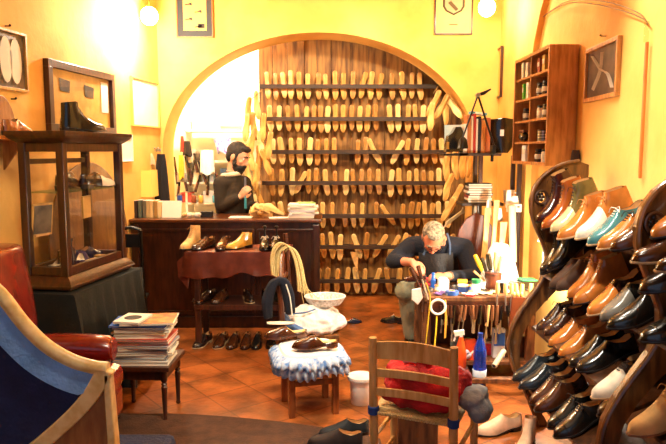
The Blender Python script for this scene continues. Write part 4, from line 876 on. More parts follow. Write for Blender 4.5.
# raffia skein over the back
Mr = mat('raffia', 'f0e0a4', .7, 0, .35, 30, .2, 'c9a85a', (20, 20, 1))
r6 = random.Random(11); b = B(); Yr = 4.52
for i in range(34):
    dx = r6.uniform(-4.6, 4.6); dy = r6.uniform(-.03, .03)
    pts = [P(x + dx * w, y + dx * .6, Yr + dy - .02) for x, y, w in ((277, 277, 1.2), (276, 262, 1.2), (279, 250, 1.2), (286, 245, 1.2), (293, 250, 1), (298, 262, .9), (301, 278, .9), (303, 291 + r6.uniform(-3, 3), 1.2))]
    b.tube(pts, .0045, 5, 3)
for i in range(5): b.tube([P(300 + i, 285, Yr - .03), P(302 + i * 3, 295, Yr - .04), P(304 + i * 4, 302 + r6.uniform(-3, 2), Yr - .05)], .0025, 5, 3)
tag(b.out('raffia_skein', Mr, smooth=True), 'skein of pale raffia strands hung over the back of the brown chair', 'raffia', kind='stuff')
b = B(); pts = [P(x, y, 4.22) for x, y in ((269, 318), (268, 300), (273, 284), (279, 279), (285, 283), (289, 296), (291, 313))]
for i, dz in enumerate((-.022, -.008, .006, .018)): b.tube([p + Vector((0, -.01 - .012 * (i % 2), 0)) + Vector((dz, 0, dz * .3)) for p in pts], [.012, .022, .018, .016, .018, .022, .014], 8, 3)
o = b.out('draped_jacket', cloth('navy_denim', '141a2a'), smooth=True); tag(o, 'dark navy jacket slung over the left post of the brown chair', 'jacket'); m_ = o.modifiers.new('r', 'REMESH'); m_.mode = 'VOXEL'; m_.voxel_size = .009; m_.use_smooth_shade = True
B().tube([p + Vector((.01, -.045, 0)) for p in pts[4:]], .005, 6, 3).out('white_stripe', paper('white_print', 'efe8d8'), o, True)
# white bag with crocheted basket on the chair
bgc = P(313, 318, 4.40); t = thing('white_bag', 'bulging white cloth bag lying on the brown chair behind the ruffled stool', 'bag', (bgc.x, 4.40, .311))
rings = []
for k in range(10):
    u = k / 9; z = .175 * u; rr = (.19, .215, .225, .225, .215, .20, .175, .14, .10, .05)[k]
    rings.append([Vector((math.cos(a) * rr * (1 + .04 * math.sin(5 * a + k * .6)) * 1.0 + .0, math.sin(a) * rr * .85 * (1 + .04 * math.sin(4 * a + k)), z * (1 + .05 * math.sin(3 * a)))) for a in [2 * math.pi * j / 32 for j in range(32)]])
o = B().loft(rings).out('bag_body', cloth('white_cotton', 'f2efe9', .85, .06, .25), t, True); o.modifiers.new('s', 'SUBSURF').levels = 1; crumple(o, .05, .09)
B().tube([(-.17, -.10, .13), (-.05, -.15, .155), (.02, -.12, .17)], .006, 6, 4).tube([(-.2, -.05, .1), (-.14, -.14, .06), (-.06, -.2, .03)], .03, 8, 3).out('blue_seam', cloth('blue_trim', '5d7fb4'), t, True)
tb2 = P(325, 301, 4.42)
t = thing('crochet_basket', 'oval white basket with a lace pattern standing on top of the white bag', 'basket', (tb2.x, 4.42, tb2.z - .030))
b = B(); rings = [[Vector((math.cos(a) * r * 1.25, math.sin(a) * r, z + .004 * math.cos(a * 16) * (z > .03))) for a in [2 * math.pi * j / 64 for j in range(64)]] for r, z in ((.06, 0), (.085, .01), (.10, .03), (.108, .05), (.112, .062), (.106, .064), (.098, .05), (.08, .02), (.02, .012))]
b.loft(rings).out('basket_body', mat('crochet', 'f4f0ea', .8, 0, .5, 60, .4, 'b8ada0'), t, True)
B().tube([Vector((math.cos(a) * .112 * 1.25, math.sin(a) * .112, .064)) for a in [2 * math.pi * j / 40 for j in range(41)]], .006, 6).out('rim', cloth('white_cotton', 'f2efe9'), t, True)
t = thing('insole_pair', 'pale insole resting in front of the white bag on the brown chair', 'insole', P(279, 323, 4.18)); B().loft([[Vector((x, w * math.cos(a), .008 * math.sin(a))) for a in [2 * math.pi * j / 10 for j in range(10)]] for x, w in ((-.08, .01), (-.06, .03), (0, .035), (.06, .03), (.1, .01))]).out('insole', paper('cream_print', 'f4ecd2'), t, True)
# ================================================================ stool with ruffled cushion and mules
YS = 3.78; sc_ = P(309, 352, YS); SZ = .335
t = thing('ruffled_stool', 'square wooden stool under the blue and white ruffled cushion', 'stool', (sc_.x, YS, 0), R(14)); M_st = wood('stool_orange', '9a5424', '6e3815', .4)
for x in (-.13, .13):
    for y in (-.13, .13): B().box((x, y, SZ / 2), (.038, .038, SZ), .0).out('leg', M_st, t, bevel=.004)
B().box((0, 0, SZ - .01), (.32, .32, .024)).out('seat_board', M_st, t, bevel=.004); B().box((0, -.13, .2), (.24, .018, .03)).out('stretcher', M_st, t); B().box((0, .13, .15), (.24, .018, .03)).out('stretcher', M_st, t)
Mfr = mat('ruffle_gingham', 'dce8f6', .85, 0, .3, 30, .3, '5f8ccc'); Mcu = mat('cushion_white', 'f1f1ec', .85, 0, .1, 12, .3, 'cfd9e4')
cu_ = thing('ruffled_cushion', 'white seat cushion with two blue checked ruffles on the wooden stool', 'cushion', (sc_.x, YS, SZ + .003), R(14))
def sq(a, r, p=4): c, s = math.cos(a), math.sin(a); k = (abs(c) ** p + abs(s) ** p) ** (-1 / p); return c * k * r, s * k * r
rings = []
for r, z in ((.02, .003), (.15, .002), (.172, .012), (.176, .024), (.168, .036), (.12, .044), (.02, .045)): rings.append([Vector((*sq(a, r), z)) for a in [2 * math.pi * j / 40 for j in range(40)]])
B().loft(rings).out('pad', Mcu, cu_, True)
for r0, r1, z0, z1, ph in ((.165, .225, .026, -.035, 0), (.17, .215, .0, -.085, 1.3)):
    N_ = 240; rg = []
    for k in range(5):
        u = k / 4; rg.append([Vector((*sq(a, r0 + (r1 - r0) * math.sin(u * 1.5) + .012 * u * math.sin(a * 34 + ph)), z0 + (z1 - z0) * u * u + .008 * u * math.cos(a * 34 + ph) + .012 * math.sin(a * 5 + ph) * u)) for a in [2 * math.pi * j / N_ for j in range(N_)]])
    o = B().loft(rg, caps=False).out('ruffle', Mfr, cu_, True); o.modifiers.new('s', 'SOLIDIFY').thickness = .003
zc = SZ + .062
shoe('clog', 'brown', P(284, 352, 3.90).xy.to_3d() + Vector((.14, .03, zc)), math.pi + .25, 'brown leather mule with beige inside on the ruffled cushion, left one of its pair', cat='mule', lining=M_lasts[2], sole=leather('sole_brown', '5e3218', .4), sc=.92)
shoe('clog', 'brown', Vector((sc_.x + .17, YS - .07, zc)), math.pi + .15, 'brown leather mule with beige inside on the ruffled cushion, right one of its pair', cat='mule', lining=M_lasts[2], sole=leather('sole_brown', '5e3218', .4), sc=.92)
tag(B().box((0, 0, .04), (.07, .10, .08), .15).out('heel_block', leather('mule_brown', '4f2814', .35, .3), bevel=.008, loc=(sc_.x - .09, YS + .04, zc - .001)), 'brown leather heel block behind the left mule on the ruffled cushion', 'shoe part') if False else None
# bucket
pb = PZ(361, 404); pb.y += .02
t = thing('plastic_bucket', 'white plastic bucket with a lid on the tiles between stool and straw chair', 'bucket', (pb.x, pb.y, 0))
B().lathe([(.058, 0), (.062, .004), (.070, .145), (.079, .148), (.079, .158), (.072, .16)], n=32).out('bucket_body', M_wht, t, True)
B().lathe([(.001, .172), (.070, .172), (.080, .176), (.084, .174), (.084, .158), (.079, .158)], n=32).out('lid', mat('lid_white', 'f6f4ee', .35), t, True)
# floor shoes
shoe('clog', 'navy', PZ(342, 325) + Vector((0, .05, .001)), .1, 'dark slipper with beige inside on the tiles right of the white bag', cat='slipper', lining=M_lin, sc=.62)
shoe('low', 'black', PZ(404, 324) + Vector((.0, .0, .001)), math.pi - .35, 'black shoe with pale stripe standing on the tiles by the cobbler’s leg', laces=WL, sc=.75)
shoe('low', 'slate', PZ(345, 436) + Vector((.13, .02, .001)), math.pi + .1, 'dark grey shoe with beige lining, lower edge left of the straw chair, rear one', laces=0, sc=.95, soft=True)
shoe('low', 'dark', PZ(330, 444) + Vector((.17, -.05, .001)), math.pi - .15, 'dark grey shoe with beige lining, lower edge left of the straw chair, front one', laces=0, sc=1.0, soft=True)
shoe('low', 'pink', PZ(482, 436) + Vector((.24, .10, .001)), math.pi + .35, 'pale beige pump on the tiles left of the rack, pointing left', laces=0, sc=1.0, soft=True, name='pump')
shoe('boot', 'pink', PZ(502, 440) + Vector((.16, .0, .001)), math.pi + 1.0, 'pale beige ankle boot at the lower edge beside the rack', laces=0, sc=.8, soft=True, cat='boot', name='ankle_boot')
# thin dark brown sheet with a curved edge at the front
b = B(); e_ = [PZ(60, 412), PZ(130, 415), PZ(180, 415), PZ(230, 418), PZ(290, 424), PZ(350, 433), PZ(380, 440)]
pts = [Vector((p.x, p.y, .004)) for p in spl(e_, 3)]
b.prism([Vector((p.x, p.y, 0)) for p in pts] + [Vector((.30, 2.2, 0)), Vector((-1.5, 2.2, 0))], (0, 0, .008)); tag(b.out('dark_floor_sheet', cloth('brown_sheet', '4a2c18', .95, .4)), 'thin dark brown sheet with a curved edge on the foreground floor', 'mat')
# ================================================================ people
def skin(): return mat('skin', 'd99f7c', .5, 0, .12, 10, .04)
def remesh(o, v=.009, sm=2):
    m = o.modifiers.new('remesh', 'REMESH'); m.mode = 'VOXEL'; m.voxel_size = v; m.use_smooth_shade = True
    if sm: s = o.modifiers.new('smooth', 'SMOOTH'); s.factor = .5; s.iterations = sm
    return o
def fr(fwd, up):
    x = Vector(fwd).normalized(); z = Vector(up); z = (z - x * z.dot(x)).normalized(); y = z.cross(x); return Matrix((x, y, z)).transposed()
def head(b, c, q, s=1.0):
    w = lambda x, y, z: Vector(c) + q @ Vector((x * s, y * s, z * s))
    b.ell(w(-.005, 0, .015), (.096 * s, .076 * s, .10 * s), 18, q); b.ell(w(.028, 0, -.045), (.062 * s, .058 * s, .066 * s), 16, q); b.ell(w(.055, 0, -.092), (.028 * s, .026 * s, .022 * s), 12, q)
    b.tube([w(.082, 0, .018), w(.100, 0, -.008), w(.112, 0, -.030)], [.008 * s, .011 * s, .015 * s], 10); b.ell(w(.098, .012, -.034), .010 * s, 8, q); b.ell(w(.098, -.012, -.034), .010 * s, 8, q)
    b.tube([w(.078, -.04, .026), w(.092, 0, .028), w(.078, .04, .026)], .010 * s, 8); b.ell(w(.084, 0, -.060), (.010 * s, .026 * s, .007 * s), 10, q); b.ell(w(.081, 0, -.072), (.010 * s, .022 * s, .007 * s), 10, q)
    for sy in (-1, 1): b.ell(w(-.005, sy * .078, -.005), (.022 * s, .009 * s, .034 * s), 10, q); b.ell(w(.062, sy * .042, -.022), (.022 * s, .018 * s, .018 * s), 10, q)
    return w
def hand(b, wr, d, palm, curl=.6, s=1.0, thumb=1):
    d = Vector(d).normalized(); n = Vector(palm); n = (n - d * n.dot(d)).normalized(); sd = d.cross(n)
    b.loft([[Vector(wr) + d * t * s + sd * math.cos(a) * w * s + n * math.sin(a) * h * s for a in [2 * math.pi * j / 12 for j in range(12)]] for t, w, h in ((-.01, .024, .018), (.03, .033, .016), (.07, .041, .014), (.092, .038, .011))])
    for i, (off, ln) in enumerate(((-.029, .062), (-.010, .076), (.010, .072), (.028, .055))):
        p = Vector(wr) + d * .085 * s + sd * off * s; pts = [p - d * .02 * s, p]; a = 0
        for k, f in enumerate((.42, .33, .25)):
            a += curl * (.7 if k == 0 else .9); p = p + (d * math.cos(a) + n * math.sin(a)) * ln * f * s; pts.append(p)
        b.tube(pts, [.0095 * s, .0095 * s, .009 * s, .008 * s, .0065 * s], 8)
    p = Vector(wr) + d * .025 * s - sd * .028 * s * thumb
    b.tube([p, p - sd * .022 * s * thumb + d * .022 * s + n * .008 * s, p - sd * .026 * s * thumb + d * .05 * s + n * .022 * s, p - sd * .018 * s * thumb + d * .07 * s + n * .034 * s], [.014 * s, .012 * s, .010 * s, .008 * s], 8)
def limb(b, pts, r):
    b.tube(pts, r, 14)
    n = len(pts) - 1
    for i, p in enumerate(pts): b.ell(p, r[min(i, len(r) - 1)] * .99, 12)
def eyes(t, w, q, s=1):
    for sy in (-1, 1):
        e = B().ell(w(.076, sy * .031, .008), .0125 * s, 12).out('eye', mat('eye_white', 'e9e2d8', .2, 0, .05), t, True)
        B().ell(w(.086, sy * .031, .007), (.0045 * s, .0055 * s, .0055 * s), 10, q).out('pupil', M_blk, e, True)
# ---- bearded man behind the counter
Hc = P(238, 157, 6.15); q = fr((.86, -.36, -.36), (.25, -.05, .95))
nb = P(232, 178, 6.17); hip = Vector((P(232, 215, 6.2).x, 6.22, .92)); ch = Vector(nb) * .55 + hip * .45
rs = P(221, 184, 6.08) ; ls = P(244, 183, 6.26); re = P(221, 206, 6.05); le = P(249, 208, 6.2); rw_ = P(240, 197, 6.02); lw_ = P(257, 205, 6.02)
o_ = Vector((hip.x, hip.y, 0))
t = thing('person', 'person with dark full beard in a dark sweater standing behind the counter', 'person', o_)
L_ = lambda p: Vector(p) - o_
b = B(); w = head(b, L_(Hc), q, 1.1)
limb(b, [L_(Hc) + q @ Vector((-.03, 0, -.06)), L_(nb) + Vector((0, 0, -.02))], [.05, .06])
limb(b, [L_(nb), L_(ch), L_(hip)], [.09, .125, .12]); limb(b, [L_(rs), L_(re)], [.045, .036]); limb(b, [L_(re), L_(rw_)], [.036, .026]); limb(b, [L_(ls), L_(le)], [.045, .036]); limb(b, [L_(le), L_(lw_)], [.036, .026])
limb(b, [L_(nb) + Vector((0, 0, -.04)), L_(rs)], [.06, .05]); limb(b, [L_(nb) + Vector((0, 0, -.04)), L_(ls)], [.06, .05])
for sy in (-1, 1):
    k = Vector((.02, sy * .10, .48)); limb(b, [L_(hip) + Vector((0, sy * .08, -.02)), k, Vector((0, sy * .11, .09))], [.085, .055, .036]); b.tube([(-.05, sy * .11, .035), (.05, sy * .11, .04), (.16, sy * .12, .025)], [.035, .04, .025], 10)
hand(b, L_(rw_), L_(P(246, 190, 6.0)) - L_(rw_), (.5, .6, .4), .75, 1.0, 1); hand(b, L_(lw_), Vector((.6, -.3, -.35)), (-.1, -.1, -1), .6, 1.0, -1)
remesh(b.out('body', skin(), t), .0085, 1)
b = B(); limb(b, [L_(nb) + Vector((0, 0, -.025)), L_(ch), L_(hip) + Vector((0, 0, .03))], [.11, .165, .16])
limb(b, [L_(nb) + Vector((0, 0, -.05)), L_(rs)], [.09, .078]); limb(b, [L_(nb) + Vector((0, 0, -.05)), L_(ls)], [.08, .068])
for s_, e_, w_ in ((rs, re, rw_), (ls, le, lw_)): limb(b, [L_(s_), L_(e_)], [.074, .060]); limb(b, [L_(e_), L_(e_).lerp(L_(w_), .85)], [.060, .040])
o = remesh(b.out('sweater', cloth('brown_sweater', '2c2216', .95), t), .01, 3)
b = B()
for sy in (-1, 1): limb(b, [L_(hip) + Vector((0, sy * .08, 0)), Vector((.02, sy * .10, .48)), Vector((0, sy * .11, .10))], [.105, .07, .055])
remesh(b.out('trousers', cloth('dark_trousers', '22242a'), t), .012, 2)
b = B(); b.tube([L_(nb) + Vector((.088 * math.cos(a), .088 * math.sin(a), .035 + .012 * math.cos(a))) for a in [2 * math.pi * j / 16 for j in range(17)]], .022, 8); b.out('shirt_collar', cloth('cream_shirt', 'e6d8b8'), t, True)
b = B(); b.ell(w(-.022, 0, .038), (.105, .094, .103), 18, q).ell(w(-.05, 0, -.005), (.066, .086, .077), 16, q).ell(w(.045, 0, .09), (.055, .066, .032), 12, q)
for sy in (-1, 1): b.ell(w(.018, sy * .072, -.002), (.014, .010, .045), 10, q)
remesh(b.out('hair', cloth('dark_hair', '1d1510', .7, .3, .8, None, 60), t), .008, 1)
b = B(); b.ell(w(.040, 0, -.078), (.066, .066, .056), 16, q).ell(w(.052, 0, -.115), (.044, .046, .038), 12, q).tube([w(.088, -.03, -.056), w(.104, 0, -.049), w(.088, .03, -.056)], .010, 8)
for sy in (-1, 1): b.ell(w(.022, sy * .066, -.045), (.024, .014, .04), 10, q)
remesh(b.out('beard', cloth('dark_hair', '1d1510', .7, .3, .8, None, 60), t), .007, 1)
for sy in (-1, 1): B().tube([w(.084, sy * .048, .030), w(.094, sy * .030, .036), w(.098, sy * .014, .032)], .005, 6).out('eyebrow', cloth('dark_hair', '1d1510'), t, True)
eyes(t, w, q)
for sy in (-1, 1): B().tube([(-.06, sy * .11, .045), (.05, sy * .11, .05), (.19, sy * .12, .03)], [.042, .05, .032], 10).out('shoe', M_blk, t, True)
tg = P(246, 190, 6.0)
tt_ = thing('rasp', 'teal handled rasp held upright by the bearded person', 'tool', P(245.5, 202, 6.01)); B().tube([(0, 0, -.06), (0, 0, .13)], [.012, .014], 10).out('handle', mat('teal_handle', '3f8fa0', .4), tt_, True); B().box((0, 0, .17), (.018, .006, .12)).out('blade', M_steel, tt_)
# ---- cobbler at the bench
Hc = P(433, 238, 4.72); q = fr((-.10, -.62, -.78), (-.02, -.76, .60))
nb = P(437, 243, 4.92); hip = Vector((P(441, 300, 5.2).x, 5.22, .40)); ch = nb.lerp(hip, .45) + Vector((0, .05, 0))
rs = P(411, 246, 4.95); ls = P(464, 248, 4.98); re = P(393, 261, 4.80); le = P(474, 277, 4.80); rw_ = P(412, 262, 4.60); lw_ = P(446, 276, 4.56)
o_ = Vector((hip.x, hip.y, 0)); L_ = lambda p: Vector(p) - o_
t = thing('person', 'grey haired person in navy sweater and dark apron bent over the workbench, sewing a shoe', 'person', o_)
b = B(); w = head(b, L_(Hc), q, 1.0)
limb(b, [L_(Hc) + q @ Vector((-.04, 0, -.05)), L_(nb)], [.055, .06]); limb(b, [L_(nb), L_(ch), L_(hip)], [.09, .13, .13])
limb(b, [L_(nb), L_(rs)], [.06, .055]); limb(b, [L_(nb), L_(ls)], [.06, .055])
for s_, e_, w_ in ((rs, re, rw_), (ls, le, lw_)): limb(b, [L_(s_), L_(e_)], [.048, .040]); limb(b, [L_(e_), L_(w_)], [.040, .028])
kn1 = P(405, 291, 4.86); an1 = P(411, 338, 4.97); kn2 = P(447, 300, 4.85); an2 = P(447, 345, 5.02)
for kn, an in ((kn1, an1), (kn2, an2)): limb(b, [L_(hip), L_(kn), L_(an)], [.09, .062, .038]); b.tube([L_(an) + Vector((0, .05, -.04)), L_(an) + Vector((-.01, -.05, -.05)), L_(an) + Vector((-.02, -.17, -.055))], [.035, .036, .022], 10)
hand(b, L_(rw_), P(420, 270, 4.55) - rw_, (.3, .2, -.9), .7, 1.0, -1); hand(b, L_(lw_), P(432, 276, 4.55) - lw_, (.1, .3, -.9), .7, 1.0, 1)
remesh(b.out('body', mat('ruddy_skin', 'd98a66', .5, 0, .12, 10, .04), t), .0085, 1)
b = B(); limb(b, [L_(nb) + Vector((0, .02, -.02)), L_(ch), L_(hip) + Vector((0, 0, .02))], [.11, .165, .16]); limb(b, [L_(nb) + Vector((0, .01, -.02)), L_(rs)], [.09, .075]); limb(b, [L_(nb) + Vector((0, .01, -.02)), L_(ls)], [.09, .078])
limb(b, [L_(rs), L_(re)], [.074, .060]); limb(b, [L_(re), L_(re).lerp(L_(rw_), .45)], [.060, .048]); limb(b, [L_(ls), L_(le)], [.076, .062]); limb(b, [L_(le), L_(le).lerp(L_(lw_), .8)], [.062, .042])
remesh(b.out('sweater', cloth('navy_sweater', '0d1322', .95), t), .01, 3)
b = B()
for kn, an in ((kn1, an1), (kn2, an2)): limb(b, [L_(hip), L_(kn), L_(an) + Vector((0, 0, .03))], [.12, .083, .062])
remesh(b.out('trousers', cloth('olive_grey_trousers', '8d8a70'), t), .012, 2)
for an in (an1, an2): B().tube([L_(an) + Vector((0, .06, -.04)), L_(an) + Vector((-.01, -.05, -.045)), L_(an) + Vector((-.02, -.19, -.055))], [.046, .048, .030], 10).cyl(L_(an) + Vector((0, 0, -.04)), L_(an) + Vector((0, 0, .05)), .052).out('boot', M_blk, t, True)
# apron front
b = B(); c0 = L_(P(437, 262, 4.80))
b.loft([[c0 + Vector((-.13 + .26 * j / 8, -.02 + .05 * abs(j - 4) / 4 * abs(j - 4) / 4 + dy, .06 - .075 * k)) for j in range(9)] + [c0 + Vector((.13 - .26 * j / 8, -.005 + .05 * abs(j - 4) / 4 * abs(j - 4) / 4 + dy, .06 - .075 * k)) for j in range(9)] for k, dy in enumerate((.03, 0, -.01, -.01, 0))])
b.out('apron', cloth('black_apron', '1c1d22', .6), t, True)
for sx in (-1, 1): B().tube([c0 + Vector((.10 * sx, .03, .05)), L_(nb) + Vector((.085 * sx, -.08, .0)), L_(nb) + Vector((.08 * sx, .02, .07))], .008, 6, 3).out('apron_strap', cloth('strap_blue', '4a5f80'), t, True)
b = B(); b.ell(w(-.026, 0, .036), (.088, .083, .088), 18, q).ell(w(-.052, 0, -.005), (.056, .077, .07), 16, q).ell(w(.035, 0, .098), (.05, .055, .022), 12, q)
for sy in (-1, 1): b.ell(w(.012, sy * .073, .002), (.012, .009, .04), 10, q)
remesh(b.out('hair', cloth('grey_hair', 'a49880', .8, .45, .8, '5c5040', 50), t), .008, 1)
for sy in (-1, 1): B().tube([w(.084, sy * .048, .030), w(.094, sy * .030, .036), w(.098, sy * .014, .032)], .005, 6).out('eyebrow', cloth('grey_hair', 'a49880'), t, True)
eyes(t, w, q)
gl = B()
for sy in (-1, 1): gl.tube([w(.104, sy * .032 + .024 * math.cos(a), -.004 + .019 * math.sin(a)) for a in [2 * math.pi * j / 14 for j in range(15)]], .0022, 5).tube([w(.102, sy * .056, .0), w(.05, sy * .078, .006), w(.0, sy * .084, .004)], .0022, 5)
gl.tube([w(.106, -.009, 0), w(.110, 0, .003), w(.106, .009, 0)], .0022, 5).out('spectacles', M_black, t, True)
B().lathe([(.030, -.006), (.036, -.006), (.036, .006), (.030, .006)], L_(lw_.lerp(le, .12)), 16, (le - lw_).to_track_quat('Z', 'Y').to_matrix()).out('wrist_watch', M_steel, t, True)
# shoe being sewn, and the stool he sits on
shoe('low', 'burg', P(426, 279, 4.50) + Vector((0, 0, -.03)), 2.6, 'dark shoe being sewn between the hands of the seated person', laces=0, sc=.62)
t = thing('cobbler_stool', 'low wooden stool under the seated person behind the workbench', 'stool', (hip.x, 5.26, 0))
B().lathe([(.001, .27), (.15, .27), (.16, .28), (.155, .30), (.001, .30)], n=24).out('seat', M_brownchair, t, True)
for i in range(4): a = i * math.pi / 2 + .7; B().cyl((.14 * math.cos(a), .14 * math.sin(a), 0), (.10 * math.cos(a), .10 * math.sin(a), .27), .014, .018, 10).out('leg', M_brownchair, t, True)
# ================================================================ workbench
WY = 4.22; wx0 = P(423, 300, WY).x; wx1 = 1.36; WZ = P(480, 297, WY).z; wl = wx1 - wx0; wcx = (wx0 + wx1) / 2
t = thing('workbench', 'low cluttered wooden cobbler workbench in front of the seated person', 'workbench', (wcx, WY, 0)); M_wb = wood('bench_wood', '7a4a26', '46260f', .6)
B().box((0, .24, WZ - .018), (wl, .48, .034)).out('bench_top', M_wb, t, bevel=.006)
for x in (-wl / 2 + .03, wl / 2 - .03):
    for y in (.04, .44): B().box((x, y, (WZ - .035) / 2), (.055, .055, WZ - .035)).out('leg', M_wb, t, bevel=.004)
lwz = P(480, 374, 4.0).z
B().box((0, .22, .12), (wl, .42, .022)).out('lower_shelf', M_wb, t); B().box((0, -.0, WZ - .07), (wl - .05, .018, .07)).out('tool_rail', M_dark, t); B().box((0, .43, .3), (wl - .1, .015, .42)).out('back_panel', M_dark, t)
bp = P(450, 378, 4.0); bq = P(534, 384, 4.0)
tag(B().box(((bp.x + bq.x) / 2, 4.0, .088), (bq.x - bp.x, .05, .03)).box((bp.x + .03, 4.02, .04), (.04, .06, .08)).box((bq.x - .03, 4.02, .04), (.04, .06, .08)).out('foot_rail', M_wb, bevel=.003), 'low wooden foot rail standing on the tiles in front of the workbench', 'foot rail')
def W_(px, Y, dz=0): return Vector((P(px, 290, Y).x, Y, WZ + dz))
def item(name, label, cat, loc, parts, rz=0):
    t = thing(name, label, cat, loc, rz)
    for nm, bb, m in parts: bb.out(nm, m, t, True)
    return t
def jarB(r, h): return B().lathe([(r * .9, 0), (r, .005), (r, h * .8), (r * .85, h * .86)], n=18)
def lidB(r, h, h2): return B().lathe([(r * .9, h * .84), (r * .92, h2), (.001, h2)], n=18)
item('plastic_jar', 'white plastic jar with a green lid near the front of the workbench', 'jar', W_(476, 4.33), [('jar_body', jarB(.030, .085), M_wht), ('lid', lidB(.034, .085, .097), mat('green_lid', '2d8a54', .4))])
item('square_jar', 'square white plastic jar beside the upright blue marker on the workbench', 'jar', W_(443, 4.42), [('jar_body', B().box((0, 0, .04), (.07, .07, .08)), M_wht), ('cap', B().cyl((0, 0, .08), (0, 0, .092), .028), M_wht)])
item('marker', 'thick bright blue marker standing upright on the workbench by the hands', 'marker', W_(433, 4.50), [('barrel', B().lathe([(.019, 0), (.019, .06), (.013, .07), (.013, .105), (.010, .11)], n=14), mat('bright_blue', '2a6ad0', .35)), ('foot_ring', B().cyl((0, 0, 0), (0, 0, .012), .024), mat('bright_blue', '2a6ad0', .35))])
item('tape_roll', 'roll of tape with blue rim lying near the front of the workbench', 'tape', W_(452, 4.29), [('roll', B().lathe([(.022, .002), (.045, .002), (.045, .028), (.022, .028), (.022, .002)], n=24), mat('blue_rim', '3b5fa8', .4)), ('core', B().lathe([(.014, .002), (.0215, .002), (.0215, .03), (.014, .03), (.014, .002)], n=24), paper('tan_card', 'd6a860'))])
item('small_tin', 'small blue and white tin on the workbench behind the tape roll', 'tin', W_(463, 4.40), [('tin_body', B().cyl((0, 0, 0), (0, 0, .035), .036), mat('blue_rim', '3b5fa8', .4)), ('lid', B().cyl((0, 0, .035), (0, 0, .045), .037), M_wht)])
item('small_box', 'small red box on the workbench beside the seated person’s hand', 'box', W_(426, 4.62), [('box_body', B().box((0, 0, .02), (.10, .06, .04)), paper('box_red', 'c2303a')), ('lid', B().box((0, 0, .044), (.103, .063, .008)), paper('box_redlid', 'd84a50'))])
item('tape_roll', 'orange yellow roll lying on the workbench behind the blue tin', 'tape', W_(462, 4.58), [('roll', B().lathe([(.012, -.035), (.024, -.035), (.024, .035), (.012, .035), (.012, -.035)], (0, 0, .025), 16, Matrix.Rotation(R(90), 3, 'Y')), mat('orange_yellow', 'e8a020', .4)), ('core', B().cyl((-.036, 0, .025), (.036, 0, .025), .011), M_wht)])
item('paper_tub', 'white round tub with a brush lying across it on the workbench', 'tub', W_(480, 4.52), [('tub_body', B().lathe([(.04, 0), (.052, .05), (.056, .052), (.05, .045), (.036, .005)], n=20), M_wht), ('brush', B().tube([(.03, 0, .05), (-.05, -.02, .12)], [.006, .009], 8), M_beech)])
cup = item('leather_tool_cup', 'brown leather cup full of tool handles at the back of the workbench', 'cup', W_(493, 4.50), [('cup_body', B().lathe([(.05, 0), (.056, .005), (.058, .115), (.052, .117), (.05, .02)], n=20), leather('cup_leather', '6e3418', .45, .1)), ('stitched_band', B().lathe([(.0585, .095), (.060, .1), (.0585, .108)], n=20), M_dark)])
def tool_up(px, py, Yt, base, m, label, r=.010, name='screwdriver', hl=.5, cat='tool'):
    base = Vector(base); tp = P(px, py, Yt); t = thing(name, label, cat, base); d = tp - base
    B().tube([(0, 0, 0), d * (1 - hl)], r * .45, 8).out('shaft', M_steel, t, True); B().tube([d * (1 - hl), d * (1 - hl * .6), d], [r * .8, r * 1.25, r], 10).out('handle', m, t, True); return t
cb = W_(493, 4.50, .012); V3 = Vector
tool_up(475, 255, 4.48, cb + V3((-.03, 0, 0)), mat('yellow_plastic', 'e6c020', .35), 'yellow handled screwdriver leaning left out of the leather cup', .014)
tool_up(482, 258, 4.52, cb + V3((-.015, .02, 0)), M_blk, 'black handled tool leaning out of the leather cup beside the yellow one', .012)
tool_up(488, 254, 4.5, cb + V3((0, .01, 0)), M_blk, 'thick black handled brush in the middle of the leather cup', .017, 'brush')
tool_up(496, 252, 4.5, cb + V3((.01, .01, 0)), M_beech, 'wooden handled tool upright in the leather cup', .013)
tool_up(502, 256, 4.5, cb + V3((.025, 0, 0)), M_beech, 'wooden handled tool leaning right out of the leather cup', .012)
item('black_cup', 'plain black cup right of the leather tool cup on the workbench', 'cup', W_(501, 4.36), [('cup_body', B().lathe([(.03, 0), (.034, .004), (.036, .075), (.031, .076), (.029, .01)], n=18), M_blk), ('grey_rim', B().lathe([(.0362, .072), (.0375, .076), (.033, .079)], n=18), mat('blue_grey', '5f7b90', .4))])
item('tool_case', 'black tool case with a green edge at the right end of the workbench', 'case', W_(524, 4.48), [('case_body', B().box((0, 0, .03), (.17, .10, .06)), M_blk), ('green_lid', B().box((.02, 0, .066), (.12, .09, .010), (0, .05, 0)), mat('green_lid', '2d8a54', .4))], .2)
item('pliers', 'pliers with red handles lying near the front of the workbench', 'pliers', W_(464, 4.25, .008), [('red_handle', B().tube([(0, 0, 0), (-.03, .012, 0), (-.07, .012, 0)], .006, 6), mat('red_plastic', 'c8262a', .35)), ('red_handle', B().tube([(0, 0, 0), (-.03, -.014, 0), (-.07, -.02, 0)], .006, 6), mat('red_plastic', 'c8262a', .35)), ('jaws', B().tube([(0, 0, 0), (.04, 0, 0)], [.011, .004], 6), M_steel)], 2.6)
